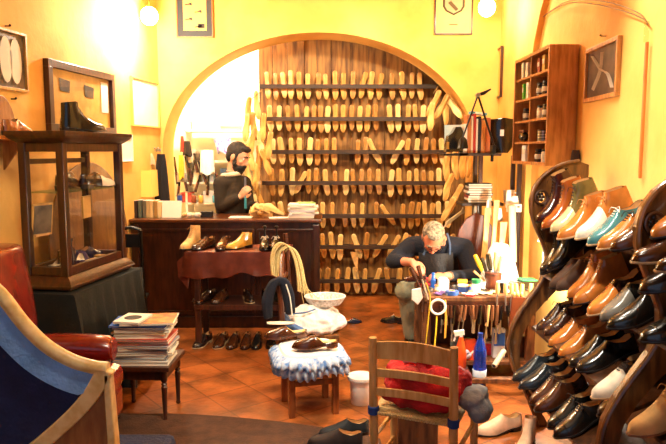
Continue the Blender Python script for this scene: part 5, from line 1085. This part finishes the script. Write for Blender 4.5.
for i, (px, Y, rz, cc, d) in enumerate(((470, 4.27, .4, 'e6e2d8', 'white'), (485, 4.30, -.3, 'c8b58a', 'tan'), (440, 4.30, .8, '6b4a8a', 'violet'), (457, 4.5, .2, '2a2622', 'black'), (512, 4.35, .5, 'efe8da', 'pale'), (487, 4.62, -.1, 'dcd8ce', 'grey white'), (508, 4.52, .3, 'd64a3a', 'red edged'))):
    item('scrap', '%s leather or paper scrap lying on the workbench, %s' % (d, ('front by the pliers', 'front beside the green lidded jar', 'front left under the white jar', 'behind the blue tin', 'front right by the pegs', 'rear by the leather cup', 'right by the tool case')[i]), 'scrap', W_(px, Y, .001),
         [('scrap_sheet', B().loft([[V3((-.05 + .1 * j / 5, -.025 + .01 * math.sin(j * 2 + i), .001 + .008 * abs(math.sin(j * 1.3 + i)))) for j in range(6)] + [V3((.05 - .1 * j / 5, .025, .003 + .012 * abs(math.sin(j + i)))) for j in range(6)], [V3((-.05 + .1 * j / 5, -.025 + .01 * math.sin(j * 2 + i), .004 + .008 * abs(math.sin(j * 1.3 + i)))) for j in range(6)] + [V3((.05 - .1 * j / 5, .025, .006 + .012 * abs(math.sin(j + i)))) for j in range(6)]]), paper('scrap_' + cc, cc))], rz)
# peg handles along the front rim, tools hanging from it
for i, (px, ln, tl) in enumerate(((497, .07, .1), (506, .06, -.05), (511, .065, .1), (516, .06, 0), (521, .055, .15), (529, .06, .3), (537, .055, .35))):
    tool_up(px + tl * 8, 289 - ln * 90, 4.22, Vector((P(px, 300, 4.198).x, 4.200, WZ - .09)), M_beech, 'wooden tool handle standing at the front edge of the workbench, %s from the left' % ORD[i], .013, 'awl', .4)
r7 = random.Random(21)
nm_ = ['knife', 'awl', 'pliers', 'rasp', 'hammer']
for i, px in enumerate((441, 444, 447.5, 451, 454.5, 458, 462, 466, 469.5, 473, 477, 481, 485, 489, 493, 497.5, 502, 507)):
    ln = r7.uniform(.10, .28); t = thing('hanging_tool', 'small dark tool hanging from the front rail of the workbench, %s from the left' % ORD[i], 'tool', (P(px, 300, 4.195).x, 4.190, WZ - .05), 0, 'tools hanging on the workbench rail'); tl = r7.uniform(-.03, .03)
    B().tube([(0, 0, 0), (tl * .5, 0, -ln * .5)], [.009, .012], 8).out('handle', r7.choice([M_dark, M_blk, M_wb, M_blk, M_beech, M_dark]), t, True); B().tube([(tl * .5, 0, -ln * .5), (tl, 0, -ln)], r7.choice([[.005, .008], [.006, .018], [.004, .012]]), 6, 0, .4).out('blade', M_steel, t, True)
wr = P(438, 307, 4.17); t = item('cord_roll', 'white ring of tape hanging at the front left of the workbench', 'roll', wr, [('ring', B().tube([V3((.048 * math.cos(a), 0, .048 * math.sin(a))) for a in [2 * math.pi * j / 28 for j in range(29)]], .0085, 8), M_wht), ('peg', B().cyl((0, .05, .040), (0, -.02, .045), .004), M_steel)])
My = mat('yellow_strap', 'e6c22a', .5)
tag(B().tube([P(x, y, 4.165) for x, y in ((426, 283), (430, 296), (429, 312), (427, 332), (425, 350))], .013, 8, 3, .25).out('yellow_strap', My, smooth=True), 'long yellow strap hanging down at the left end of the workbench', 'strap')
tag(B().tube([P(x, y, 4.17) for x, y in ((437, 316), (436, 332), (434, 352))], .009, 8, 3, .25).out('yellow_strap', My, smooth=True), 'shorter yellow strap hanging below the white ring', 'strap')
tag(B().tube([P(x, y, 4.175) for x, y in ((445, 300), (446, 316), (445, 338))], .012, 8, 3, .25).out('ochre_strap', mat('ochre_strap', 'c98a2a', .5), smooth=True), 'ochre strap hanging from the workbench right of the white ring', 'strap')
tag(B().prism([P(x, y, 4.16) for x, y in ((412, 290), (421, 288), (423, 298), (418, 305), (412, 300))], (0, .02, 0)).out('white_rag', cloth('white_cotton', 'f2efe9'), bevel=.004), 'small white rag hanging at the knee of the seated person', 'rag')
for i, (x0, y0, x1, y1, m) in enumerate(((411, 268, 424, 296, M_dark), (418, 266, 428, 300, M_steel), (424, 280, 422, 312, M_dark))):
    a = P(x0, y0, 4.30); c = P(x1, y1, 4.20); t = thing('long_tool', 'long dark tool leaning at the left corner of the workbench, %s from the left' % ORD[i], 'tool', c); B().tube([(0, 0, 0), (a - c) * .6], .007, 8).out('shaft', m, t, True); B().tube([(a - c) * .6, a - c], [.012, .015], 8).out('handle', M_dark, t, True)
# leather pouch / holder at the right front
c = P(519, 297, 4.14); t = thing('leather_holder', 'brown leather holder with a round hole hanging at the right front of the workbench', 'holder', c)
B().prism([(-.045, 0, .0), (-.05, 0, -.1), (-.06, 0, -.22), (-.035, 0, -.26), (.04, 0, -.25), (.06, 0, -.2), (.05, 0, -.08), (.045, 0, 0)], (0, .02, 0)).out('leather_body', leather('cup_leather', '6e3418', .45, .1), t, bevel=.004)
B().lathe([(.001, 0), (.012, 0), (.012, .004), (.001, .004)], (0, -.003, -.215), 12, Matrix.Rotation(R(90), 3, 'X')).out('hole_rivet', M_wht, t)
for x in (-.03, -.005, .02): B().ell((x, .01, .012), (.012, .012, .022), 8).out('peg', M_beech, t, True)
# things on the lower shelf and before the bench
sb = P(461, 362, 4.06)
t = thing('spray_bottle', 'orange spray bottle with a white trigger head behind the straw chair', 'bottle', (sb.x, 4.08, .0)); z0 = P(461, 368, 4.08).z; 
B().box((0, 0, z0 / 2), (.10, .10, max(z0, .02))).out('base_block', M_dark, t) if z0 > .03 else None
B().lathe([(.034, z0), (.038, z0 + .01), (.038, z0 + .10), (.030, z0 + .14), (.016, z0 + .19), (.014, z0 + .21)], n=20).out('bottle_body', mat('orange_plastic', 'e8501a', .3), t, True)
B().box((-.012, 0, z0 + .235), (.065, .026, .03), (0, -.15, 0)).tube([(-.03, 0, z0 + .225), (-.045, 0, z0 + .18)], .006, 6).cyl((0, 0, z0 + .2), (0, 0, z0 + .23), .014).out('trigger_head', M_wht, t, True)
M_bl = mat('blue_bottle_plastic', '1846c0', .08, 0, .3, 6, .02); M_bl.node_tree.nodes['Principled BSDF'].inputs['Transmission Weight'].default_value = .55
wbp = PZ(479, 391); t = thing('water_bottle', 'blue plastic water bottle with a pale label on the tiles before the workbench', 'bottle', (wbp.x, wbp.y, 0)); hB = P(479, 333, wbp.y).z; k = hB / .34
B().lathe([(.036 * 1, 0), (.043, .01 * k), (.043, .07 * k), (.040, .08 * k), (.041, .13 * k), (.043, .15 * k), (.038, .175 * k), (.043, .21 * k), (.040, .24 * k), (.025, .29 * k), (.015, .31 * k), (.014, .325 * k)], n=24).out('bottle_body', M_bl, t, True)
B().lathe([(.0435, .08 * k), (.0445, .082 * k), (.0445, .128 * k), (.0435, .13 * k)], n=24).out('label_band', paper('pale_blue_label', 'c9dcf0'), t, True); B().cyl((0, 0, .322 * k), (0, 0, hB), .017).out('cap', mat('blue_cap', '16307a', .4), t, True)
sz = .132
def under(px, Y): return Vector((P(px, 350, Y).x, Y, sz))
item('cleaner_bottle', 'blue and white bottle standing under the right part of the workbench', 'bottle', under(498, 4.34), [('bottle_body', B().box((0, 0, .10), (.08, .05, .20)), mat('bottle_white', 'dfe6f0', .35)), ('blue_label', B().box((0, -.027, .13), (.075, .004, .09)), mat('bright_blue', '2a6ad0', .35)), ('cap', B().cyl((0, 0, .2), (0, 0, .23), .016), M_wht)])
item('paint_can', 'red orange can on the shelf under the workbench behind the blue bottle', 'can', under(487, 4.40), [('can_body', jarB(.04, .10), mat('red_plastic', 'c8262a', .35)), ('lid', lidB(.04, .10, .10), M_steel)])
item('paint_can', 'grey can on the shelf under the left part of the workbench', 'can', under(455, 4.40), [('can_body', jarB(.035, .13), mat('grey_can', '6f7a72', .4)), ('lid', lidB(.035, .13, .13), M_steel)])
item('glue_jar', 'glass jar with green lid on the shelf under the workbench', 'jar', under(468, 4.36), [('jar_body', jarB(.032, .11), mat('amber_jar', '7a5a34', .2)), ('lid', lidB(.034, .11, .12), mat('green_lid', '2d8a54', .4))])
item('cloth_bundle', 'pale violet cloth bundle on the shelf under the workbench behind the chair', 'cloth', under(462, 4.28), [('bundle', B().ell((0, 0, .035), (.07, .05, .035), 12), cloth('pale_violet', 'c9c4de')), ('knot', B().ell((.02, -.03, .06), (.025, .02, .02), 8), cloth('pale_violet', 'c9c4de'))])
item('dark_box', 'dark brown box on the shelf under the right end of the workbench', 'box', under(514, 4.40), [('box_body', B().box((0, 0, .07), (.16, .16, .14)), M_dark), ('lid', B().box((0, 0, .145), (.165, .165, .01)), M_dark)])
tu = P(494, 366, 4.02); tv = P(504, 351, 4.12); t = thing('grey_tube', 'short grey cardboard tube leaning under the workbench behind the foot rail', 'tube', tu); B().tube([(0, 0, 0), tv - tu], .018, 16).out('tube_wall', paper('grey_card', 'a09880'), t, True); B().tube([(tu - tv).normalized() * .001, (tv - tu) * .02], .012, 12).out('tube_opening', M_black, t, True)
item('orange_pack', 'orange red packet with a white mark standing behind the spray bottle', 'packet', under(470, 4.28), [('packet_body', B().box((0, 0, .07), (.075, .035, .14)), mat('packet_orange', 'd8481c', .4)), ('white_mark', B().prism([(-.025, -.0185, .06), (0, -.0185, .035), (.025, -.0185, .06), (.018, -.0185, .07), (0, -.0185, .052), (-.018, -.0185, .07)], (0, -.002, 0)), M_wht)])
# bench lamp behind the rack
t = thing('bench_lamp', 'small white lamp at the right end of the workbench, glaring on the wall', 'lamp', (1.345, 4.15, WZ + .001 - .0))
B().lathe([(.06, 0), (.06, .012), (.012, .018)], n=20).out('lamp_base', M_black, t, True); B().tube([(0, 0, .01), (.01, 0, .2), (.03, -.03, .46)], .007, 8, 3).out('lamp_stem', M_steel, t, True)
B().lathe([(.012, .47), (.03, .46), (.06, .39), (.058, .388), (.028, .455)], (.03, -.03, 0), 20).out('lamp_shade', M_wht, t, True); B().ell((.03, -.03, .40), (.028, .028, .032), 12).out('lamp_bulb', emis('bulb_glow_white', 'fff6e0', 30), t, True)
drape('white_sheet', cloth('white_cotton', 'f2efe9', .85, .06, .25), V3((1.20, 4.60, WZ + .30)), .10, .30, .285, 'crumpled white plastic heap beside the bench lamp', 'plastic sheet', .16, 5, 9, 0)
# boards and rolls standing behind the bench, lit from the right
for i, (x0, y0, x1, y1, wd, m, lb) in enumerate(((488, 208, 484, 262, .05, M_beech, 'pale wooden board leaning upright behind the tool cup, leftmost of the boards'), (497, 200, 492, 264, .045, M_beech, 'narrow tall wooden board behind the tool cup'), (504, 222, 500, 268, .055, wood('pale_board', 'e2c48a', 'c9a566', .5), 'broad pale board behind the tool cup'),
                                        (512, 206, 513, 262, .05, paper('cream_roll', 'ecd9b0'), 'cream paper roll standing behind the right end of the bench'))):
    a = P(x0, y0, 4.95); c = P(x1, y1, 4.88); t = thing('wooden_board' if i < 3 else 'paper_roll', lb, 'board' if i < 3 else 'paper roll', (c.x, 4.88, c.z)); d = a - V3((c.x, 4.88, c.z))
    if i < 3: B().loft([[V3((-wd / 2, 0, 0)), V3((wd / 2, 0, 0)), V3((wd / 2, .014, 0)), V3((-wd / 2, .014, 0))], [d * .5 + V3((-wd * .35, 0, 0)), d * .5 + V3((wd * .35, 0, 0)), d * .5 + V3((wd * .35, .014, 0)), d * .5 + V3((-wd * .35, .014, 0))], [d + V3((-wd * .5, 0, 0)), d + V3((wd * .5, 0, 0)), d + V3((wd * .5, .014, 0)), d + V3((-wd * .5, .014, 0))]]).out('board', m, t, bevel=.003)
    else: B().tube([(0, 0, 0), d], .028, 16).out('roll', m, t, True)
    B().box((0, .03, -c.z / 2 - .01 + .02), (.03, .03, c.z)).out('support', M_dark, t)
for i, (px, py, w_, h_) in enumerate(((489, 200, .05, .14), (499, 208, .06, .09), (509, 190, .05, .12), (515, 196, .07, .10))):
    tag(drape('hanging_rag', cloth('white_cotton', 'f2efe9'), P(px, py, 5.05), w_ * .6, w_, h_, None, None, .03, 3, 20 + i), 'small white rag hanging among the tools by the book shelf, %s from the left' % ORD[i], 'rag', 'white rags by the book shelf')
# reddish round leather panel right of the seated person
tag(B().prism([P(x, y, 5.10) for x, y in ((457, 276), (455, 250), (459, 230), (466, 219), (476, 213), (486, 216), (492, 226), (494, 240), (493, 276))], (0, .03, 0)).out('rounded_board', wood('red_brown_board', '6a2c14', '4a1c0c', .45), bevel=.005), 'reddish brown rounded board standing between the seated person and the tool cup', 'board')
bd = thing('board_foot', 'dark block carrying the rounded reddish board', 'block', (P(475, 300, 5.11).x, 5.115, 0)); zf = P(475, 276, 5.10).z; B().box((0, 0, zf / 2), (.26, .08, zf)).out('block_body', M_dark, bd); B().box((0, 0, .02), (.30, .09, .04)).out('block_foot', M_dark, bd)
a = P(444, 228, 5.32); c = P(463, 213, 5.36); tag(B().loft([[a + V3((0, 0, -.0)), a + V3((.02, 0, .05)), a + V3((.02, .03, .05)), a + V3((0, .03, 0))], [c + V3((-.01, 0, -.01)), c + V3((-.01, 0, .02)), c + V3((-.01, .03, .02)), c + V3((-.01, .03, -.01))], [c + V3((.02, 0, .0)), c + V3((.0, 0, .05)), c + V3((.0, .03, .05)), c + V3((.02, .03, .0))]]).out('shoe_stretcher', paper('pale_wood', 'e6d3a4'), bevel=.003), 'pale wooden stretcher slanting behind the head of the seated person', 'shoe stretcher')
# ================================================================ book shelf at the right corner
YK = 5.18; z1 = P(480, 153, YK).z; z2 = P(480, 203, YK).z
t = thing('book_shelf', 'dark open shelf with books by the right rear corner', 'shelf', (P(490, 200, YK).x, YK, 0)); kx = t.location.x; kl = P(463, 153, YK).x - kx; kr = 1.37 - kx
for z in (z1, z2): B().box(((kl + kr) / 2 - (.03 if z == z1 else 0), .12, z - .012), (kr - kl, .26, .022)).out('shelf_board', M_rail, t, bevel=.002)
for x in (P(481, 180, YK).x - kx, P(524, 180, YK).x - kx - .03):
    for y in (.03, .22): B().box((x, y, (z1 - .02) / 2), (.035, .03, z1 - .02)).out('post', M_mahog, t, bevel=.003)
tag(B().box((0, .11, -.012), (.20, .24, .018)).out('shelf_extension', M_black, loc=(P(456, 153, YK).x, YK, z1 - .001)), 'black board carrying the black bin left of the book shelf', 'board')
x = P(464.5, 150, YK).x
for i, (w_, h, cc, d) in enumerate(((.026, .23, 'e8e0d0', 'white'), (.030, .30, 'b06a34', 'tan brown'), (.016, .29, 'd8c8a8', 'cream'), (.022, .31, 'b02a20', 'red'), (.016, .27, 'e0d4c0', 'pale'), (.026, .29, '1c1a1c', 'black'), (.034, .26, 'c98a4a', 'light brown'), (.04, .28, 'a85a2a', 'orange brown'))):
    o = thing('book', '%s book standing upright on the book shelf by the right corner' % d, 'book', (x + w_ / 2, YK + .03, z1), 0, 'books on the corner shelf'); B().box((0, .08, h / 2), (w_ - .002, .17, h)).out('cover', paper('cover_' + cc, cc), o, bevel=.002); B().box((0, .082, h / 2 + .002), (w_ * .7, .165, h)).out('pages', paper('page_edges', 'e8e0cc'), o); x += w_
xb_ = x
item('black_bag', 'rounded black bag on the book shelf right of the upright books', 'bag', (x + .11, YK + .10, z1), [('bag_body', B().loft([[V3((math.cos(a) * r, math.sin(a) * .07, z)) for a in [2 * math.pi * j / 20 for j in range(20)]] for z, r in ((0, .05), (.05, .09), (.14, .115), (.22, .12), (.27, .10), (.28, .03))]), M_blk), ('white_tag', B().box((-.02, -.078, .16), (.03, .004, .05)), M_wht)])
item('blue_card', 'blue and white packet lying on top of the upright books', 'packet', (xb_ - .09, YK + .10, z1 + .315), [('packet_body', B().box((0, 0, .0), (.13, .10, .02), (0, .12, 0)), paper('blue_packet', '4a88a8')), ('white_stripe', B().box((0, -.051, .0), (.06, .003, .018), (0, .12, 0)), M_wht)])
t = thing('black_bin', 'black office bin with slanted top on the board left of the books', 'bin', (P(456, 150, YK).x, YK + .06, z1 + .009)); B().prism([(-.07, 0, 0), (.09, 0, 0), (.085, 0, .12), (.05, 0, .20), (.01, 0, .20), (-.02, 0, .15), (-.05, 0, .13)], (0, .13, 0)).out('bin_body', M_blk, t, bevel=.004); B().box((-.055, -.002, .05), (.02, .004, .06)).out('brass_clip', M_brass, t)
tag(B().box((0, 0, .11), (.16, .008, .22), (-.1, 0, 0)).out('blue_picture_card', mat('sky_print', '9cc4dc', .5, 0, .4, 5, 0, 'e6e4d2'), loc=(P(459, 150, YK).x, YK + .215, z1 + .010)), 'pale blue picture card standing behind the black bin', 'card')
z = z2
for i in range(8):
    cc = ('2c2622', 'e0d8c4', '8a3a2c', '3a3a3c', 'd8d0bc', '5a4632', 'b8b0a0', '26221e')[i]; h = .019
    o = thing('magazine', 'flat magazine in the stack on the lower corner shelf, %s from the bottom' % ORD[i], 'magazine', (P(481 + rnd.uniform(-1, 1), 190, YK).x, YK + .10, z), rnd.uniform(-.05, .05), 'magazines stacked on the corner shelf'); B().box((0, 0, h / 2), (.19, .18, h)).out('cover', paper('cover_' + cc, cc), o); B().box((0, -.002, h / 2), (.18, .18, h * .6)).out('pages', paper('page_edges', 'e8e0cc'), o); z += h + .0004
item('enamel_mug', 'white mug with a red mark right of the magazine stack', 'mug', V3((P(511, 184, YK).x, YK + .05, z2)), [('mug_body', B().lathe([(.035, 0), (.042, .01), (.046, .10), (.042, .10), (.036, .02)], n=18), M_wht), ('red_mark', B().box((0, -.046, .06), (.03, .004, .03)), mat('red_plastic', 'c8262a', .35)), ('handle', B().tube([(.042, 0, .08), (.07, 0, .07), (.07, 0, .04), (.04, 0, .03)], .006, 6, 3), M_wht)])
item('price_cards', 'cream box with small dark writing marks hanging below the mug', 'box', P(514, 208, 5.0), [('box_body', B().box((0, 0, 0), (.11, .03, .06)), paper('cream_print', 'f4ecd2')), ('dark_marks', B().box((-.03, -.016, .01), (.02, .002, .012)).box((.0, -.016, .01), (.02, .002, .012)).box((.03, -.016, .01), (.02, .002, .012)).box((-.015, -.016, -.012), (.03, .002, .010)), paper('ink', '2a2218'))])
for i, (px, cc) in enumerate(((496, '8a8a30'), (503, 'd8b468'))):
    pass
# drafting lamp
el = P(478, 95, 5.0); l0 = P(463, 137, 5.05); l1 = P(494, 146, 5.0); t = thing('drafting_lamp', 'black jointed lamp arm clamped to the book shelf, elbow pointing up', 'lamp', l1)
B().tube([(0, 0, 0), el - l1], .008, 8).out('lower_arm', M_black, t, True); B().tube([el - l1, l0 - l1], .007, 8).out('upper_arm', M_black, t, True); B().cyl(el - l1 + V3((0, -.02, 0)), el - l1 + V3((0, .02, 0)), .017).out('joint', M_steel, t, True)
B().tube([el - l1, P(484, 93, 4.98) - l1, P(491, 89, 4.96) - l1], [.012, .014, .006], 8).out('tension_lever', M_black, t, True); B().box((0, .03, -.03), (.03, .08, .07)).cyl((0, .05, -.06), (0, .05, -.12), .012).out('clamp', M_black, t, bevel=.003); B().lathe([(.012, 0), (.03, -.02), (.045, -.09), (.04, -.09)], l0 - l1, 16).out('lamp_head', M_black, t, True)
# ================================================================ pigeonhole cabinet on the right wall
cy0, cy1 = 4.02, 4.78; cx0 = 1.315; cz1 = P(545, 44, cy0).z; cz0 = P(545, 166, cy0).z; chh = cz1 - cz0
t = thing('pigeonhole_cabinet', 'knotty pine wall cabinet with two columns of open pigeonholes on the right wall', 'cabinet', (cx0, cy0, cz0)); dep = rwx(cy0) - cx0 - .004
B().box((dep / 2, .010, chh / 2), (dep, .02, chh)).out('side_panel', M_pine, t, bevel=.002); B().box((dep / 2, cy1 - cy0 - .01, chh / 2), (dep, .02, chh)).out('side_panel', M_pine, t, bevel=.002)
B().box((dep / 2, (cy1 - cy0) / 2, chh - .01), (dep, cy1 - cy0 - .04, .02)).out('top_board', M_pine, t); B().box((dep / 2, (cy1 - cy0) / 2, .01), (dep, cy1 - cy0 - .04, .02)).out('bottom_board', M_pine, t)
B().box((dep - .006, (cy1 - cy0) / 2, chh / 2), (.01, cy1 - cy0 - .04, chh - .04)).out('back_panel', M_dark, t); B().box((dep / 2, .40, chh / 2), (dep - .02, .016, chh - .04)).out('divider', M_pine, t)
for i in range(1, 5):
    z = chh * i / 5; B().box((dep / 2, .21, z), (dep - .02, .36, .014)).out('pigeonhole_shelf', M_pine, t); B().box((dep / 2, .574, z), (dep - .02, .33, .014)).out('pigeonhole_shelf', M_pine, t)
def pg(c, r_, dy=0, dx=.03): return V3((cx0 + dx, cy0 + ((.22 if c == 0 else .58) + dy), cz0 + (chh * (4 - r_) / 5 if r_ < 4 else .013) + .0075))
for c_, r_, dy, w_, h, cc, nm, lb in ((1, 0, -.05, .05, .10, 'f0ead8', 'box', 'white box in the top far pigeonhole'), (1, 1, -.08, .05, .11, 'f4f0e4', 'box', 'white box in the second far pigeonhole'), (1, 1, .02, .03, .11, '5ec43c', 'box', 'bright green box in the second far pigeonhole'),
        (1, 4, -.04, .09, .11, 'e8eef4', 'box', 'white box with blue edge in the lowest far pigeonhole'), (0, 0, -.05, .05, .10, 'd8b050', 'box', 'yellow box in the top near pigeonhole'), (0, 0, .05, .05, .09, 'a04a2c', 'box', 'red brown box in the top near pigeonhole'), (1, 0, .05, .05, .11, 'd8e0c8', 'box', 'pale green box in the top far pigeonhole')):
    t = thing(nm, lb, 'box', pg(c_, r_, dy, .05)); B().box((0, 0, h / 2), (.06, w_, h)).out('box_body', paper('box_' + cc, cc), t, bevel=.002); B().box((-.031, 0, h * .6), (.002, w_ * .7, h * .3)).out('box_label', paper('lbl' + cc, 'e8e0cc'), t)
for c_, r_, dy, cc, lb in ((0, 1, -.04, '1a1c22', 'dark jar with a pale label in the second near pigeonhole'), (0, 1, .07, '2a2018', 'brown jar in the second near pigeonhole'), (0, 2, -.06, '6a5a3a', 'olive jar in the third near pigeonhole'), (0, 2, .05, 'c8c0a8', 'pale jar in the third near pigeonhole'), (0, 4, -.07, 'e8e4d8', 'white jar in the lowest near pigeonhole'), (0, 4, .06, '3a2a1c', 'dark brown jar in the lowest near pigeonhole'), (1, 2, 0, '4a4038', 'dark jar in the third far pigeonhole')):
    t = thing('polish_jar', lb, 'jar', pg(c_, r_, dy, .05)); B().lathe([(.026, 0), (.03, .004), (.03, .065), (.024, .07)], n=16).out('jar_body', mat('jar_' + cc, cc, .2), t, True); B().lathe([(.027, .07), (.027, .085), (.001, .085)], n=16).out('lid', M_black, t, True); B().lathe([(.0303, .02), (.0308, .021), (.0308, .05), (.0303, .051)], n=16).out('jar_label', paper('page_edges', 'e8e0cc'), t, True)
for i in range(4):
    t = thing('polish_tin', 'flat polish tin in the fourth near pigeonhole, %s from the bottom' % ORD[i], 'tin', pg(0, 3, 0.0, .05) + V3((0, 0, i * .0185))); B().cyl((0, 0, 0), (0, 0, .012), .036).out('tin_body', M_steel, t, True); B().cyl((0, 0, .012), (0, 0, .018), .038).out('lid', mat('tin_lid', '2a2620', .3), t, True)
t = thing('black_brush', 'black round brush in the fourth far pigeonhole', 'brush', pg(1, 3, 0, .03)); B().ell((0, 0, .035), (.035, .06, .035), 12).out('bristles', M_blk, t, True); B().box((0, 0, .075), (.04, .11, .018)).out('brush_back', M_brownchair, t, bevel=.005)
pp = P(578, 158, 3.92); tag(drape('hanging_rag', cloth('dark_rag', '3a2418'), P(576, 150, 3.93), .04, .07, .10, None, None, .04, 4, 31), 'dark rag hanging on the wall below the right edge of the pine cabinet', 'rag')
# ================================================================ straw chair
A_ = P(374, 340, 2.72); B_ = P(455, 347, 2.58); ux = V3((B_.x - A_.x, B_.y - A_.y, 0)); wS = ux.length; rz = math.atan2(ux.y, ux.x)
t = thing('straw_chair', 'pale wooden ladder-back chair with a rush seat and blue tape, its back to the camera', 'chair', (A_.x, A_.y, 0), rz); SH = .425; zT = A_.z + .015
for x in (0, wS): B().tube([(x, .03, 0), (x, 0, SH), (x, -.015, zT + .0)], [.017, .020, .017], 12).out('back_post', M_beech, t, True)
for x in (-.02, wS + .02): B().cyl((x, .36, 0), (x, .35, SH + .01), .017, .019, 12).out('front_leg', M_beech, t, True)
def slat(zc, h, bow, arch=0):
    n = 10; b = B(); b.loft([[V3((wS * i / n, -.014 + bow * math.sin(math.pi * i / n) + dy, zc + s * h / 2 + (arch * math.sin(math.pi * i / n) if s > 0 else arch * .3 * math.sin(math.pi * i / n)))) for s, dy in ((-1, 0), (1, 0), (1, .013), (-1, .013))] for i in range(n + 1)]); return b
zm_ = lambda py: P(374, py, 2.7).z
slat(zm_(351), .075, .02, .012).out('ladder_slat', M_beech, t, bevel=.002); slat(zm_(373), .036, .02).out('ladder_slat', M_beech, t, bevel=.002); slat(zm_(392), .036, .018).out('ladder_slat', M_beech, t, bevel=.002)
Mru = mat('rush', 'e0cc94', .75, 0, .35, 60, .5, 'b08e4c', (1, 12, 1))
b = B(); ns = 30
for i in range(ns): u = (i + .5) / ns; b.tube([(-.008 + u * (wS + .016), -.012, SH - .012), (wS / 2 + (u - .5) * (wS * .2), .17, SH + .004), (-.02 + u * (wS + .04), .365, SH - .008)], .0075, 6)
for i in range(ns): u = (i + .5) / ns; b.tube([(-.015, .0 + u * .35, SH - .010), (wS * .5, .17, SH + .001), (wS + .015, u * .35, SH - .010)], .007, 6)
b.out('rush_seat', Mru, t, True)['kind'] = 'stuff'
for z in (.15, .28): B().cyl((-.01, .02, z), (-.015, .355, z), .010).out('stretcher', M_beech, t, True); B().cyl((wS + .01, .02, z), (wS + .015, .355, z), .010).out('stretcher', M_beech, t, True)
B().cyl((0, .03, .2), (wS, .03, .2), .010).out('stretcher', M_beech, t, True)
Mbt = cloth('blue_tape', '1c3f86', .7)
for x in (0, wS): B().lathe([(.021, SH - .022), (.025, SH - .018), (.025, SH + .012), (.021, SH + .016)], (x, .0, 0), 14).out('blue_tape', Mbt, t, True)
MS = Matrix.Translation(t.location) @ Matrix.Rotation(rz, 4, 'Z')
c = MS @ V3((wS * .54, .17, SH + .01)); t = thing('red_jacket', 'bright red padded jacket bundled on the rush seat of the straw chair', 'jacket', c, rz)
b = B(); b.ell((0, -.02, .07), (.19, .14, .075), 20).ell((-.08, .03, .12), (.11, .10, .06), 16).ell((.09, .02, .10), (.11, .10, .07), 16).tube([(-.15, -.03, .10), (-.06, -.10, .13), (.05, -.11, .11), (.17, -.08, .08)], [.035, .045, .045, .04], 10, 3).tube([(-.13, .02, .15), (-.05, 0, .18), (.02, .02, .165)], .028, 8, 3).tube([(-.16, -.08, .04), (0, -.13, .03), (.15, -.10, .05)], .035, 8, 3)
o = remesh(b.out('jacket_body', cloth('red_fabric', 'c8141c', .8, .3, .5, '8a0c14', 8), t), .008, 2); crumple(o, .035, .06)
B().tube([(-.10, -.02, .175), (-.07, -.03, .185), (-.04, -.025, .183)], .012, 8, 2).out('pale_lining', paper('grey_card2', 'b8b0b8'), t, True)
c = MS @ V3((wS + .045, .17, SH + .014)); o = B().ell((0, 0, .045), (.07, .11, .045), 16).ell((.035, -.02, .0), (.05, .09, .055), 14).out('grey_cloth', cloth('grey_wool', '8a9098', .95), loc=c); remesh(o, .009, 2); crumple(o, .03, .06); o.rotation_euler = (0, 0, rz); tag(o, 'grey wool cloth hanging over the right side of the rush seat', 'cloth')
c = MS @ V3((wS * .52, .27, SH + .14)); c = P(417, 371, 3.05); c.z = .0
t = thing('patterned_basket', 'white bag with small dark pattern standing on a box behind the straw chair', 'bag', (P(417, 371, 3.2).x, 3.2, 0)); zb = P(417, 374, 3.2).z
B().box((0, 0, zb / 2), (.20, .16, zb)).out('carrying_box', M_wb, t, bevel=.004); B().lathe([(.08, zb), (.095, zb + .03), (.105, zb + .075), (.10, zb + .10), (.09, zb + .09)], n=24, sc=(1.05, .8)).out('bag_body', mat('patterned_white', 'f0ece4', .8, 0, .9, 22, .2, '3a3028'), t, True)
B().lathe([(.097, zb + .098), (.106, zb + .10), (.108, zb + .106), (.098, zb + .108)], n=24, sc=(1.05, .8)).out('rim', M_wht, t, True)

# small clutter on the bench top
r8 = random.Random(5); CL = []
WHERE = ['at the left edge', 'beside the blue marker', 'behind the white jar', 'between jar and tape roll', 'behind the tape roll', 'left of the green lidded jar', 'right of the green lidded jar', 'in front of the leather cup', 'left of the black cup', 'right of the black cup', 'before the tool case', 'at the right end', 'left of the white tub', 'behind the white tub']
for i, (px, Y) in enumerate(((429, 4.40), (437, 4.40), (447, 4.56), (447.5, 4.30), (456, 4.48), (469, 4.40), (483, 4.36), (489, 4.32), (494.5, 4.34), (508, 4.42), (515, 4.34), (533, 4.36), (472, 4.62), (486, 4.64))):
    k = i % 4; t = thing(('nail_tin', 'thread_spool', 'wax_block', 'file')[k], '%s %s on the workbench' % (('open tin of nails', 'small wooden thread spool', 'dark block of wax', 'short file with wooden handle')[k], WHERE[i]), ('tin', 'spool', 'wax', 'tool')[k], W_(px, Y, .001), r8.uniform(-1.5, 1.5))
    if k == 0: B().lathe([(.028, 0), (.030, .002), (.030, .022), (.027, .022), (.026, .010), (.001, .010)], n=16).out('tin_body', M_steel, t, True); B().ell((0, 0, .012), (.022, .022, .008), 8).out('nails', M_black, t)
    elif k == 1: B().lathe([(.018, 0), (.018, .006), (.011, .008), (.011, .034), (.018, .036), (.018, .042), (.001, .042)], n=14).out('spool_body', M_beech, t, True); B().cyl((0, 0, .009), (0, 0, .033), .016).out('thread', cloth(('thread_red', 'thread_white', 'thread_blue', 'thread_black')[i % 3], ('a8202a', 'efe8dc', '2a4a90', '181818')[i % 3]), t, True)
    elif k == 2: B().box((0, 0, .014), (.06, .035, .028)).out('block_body', M_blk, t, bevel=.006); B().box((0, 0, .029), (.03, .02, .003)).out('paper_label', paper('page_edges', 'e8e0cc'), t)
    else: B().tube([(-.08, 0, .008), (0, 0, .008)], [.004, .006], 6).out('blade', M_steel, t, True); B().tube([(0, 0, .010), (.03, 0, .012), (.07, 0, .011)], [.008, .012, .009], 8).out('handle', M_beech, t, True)
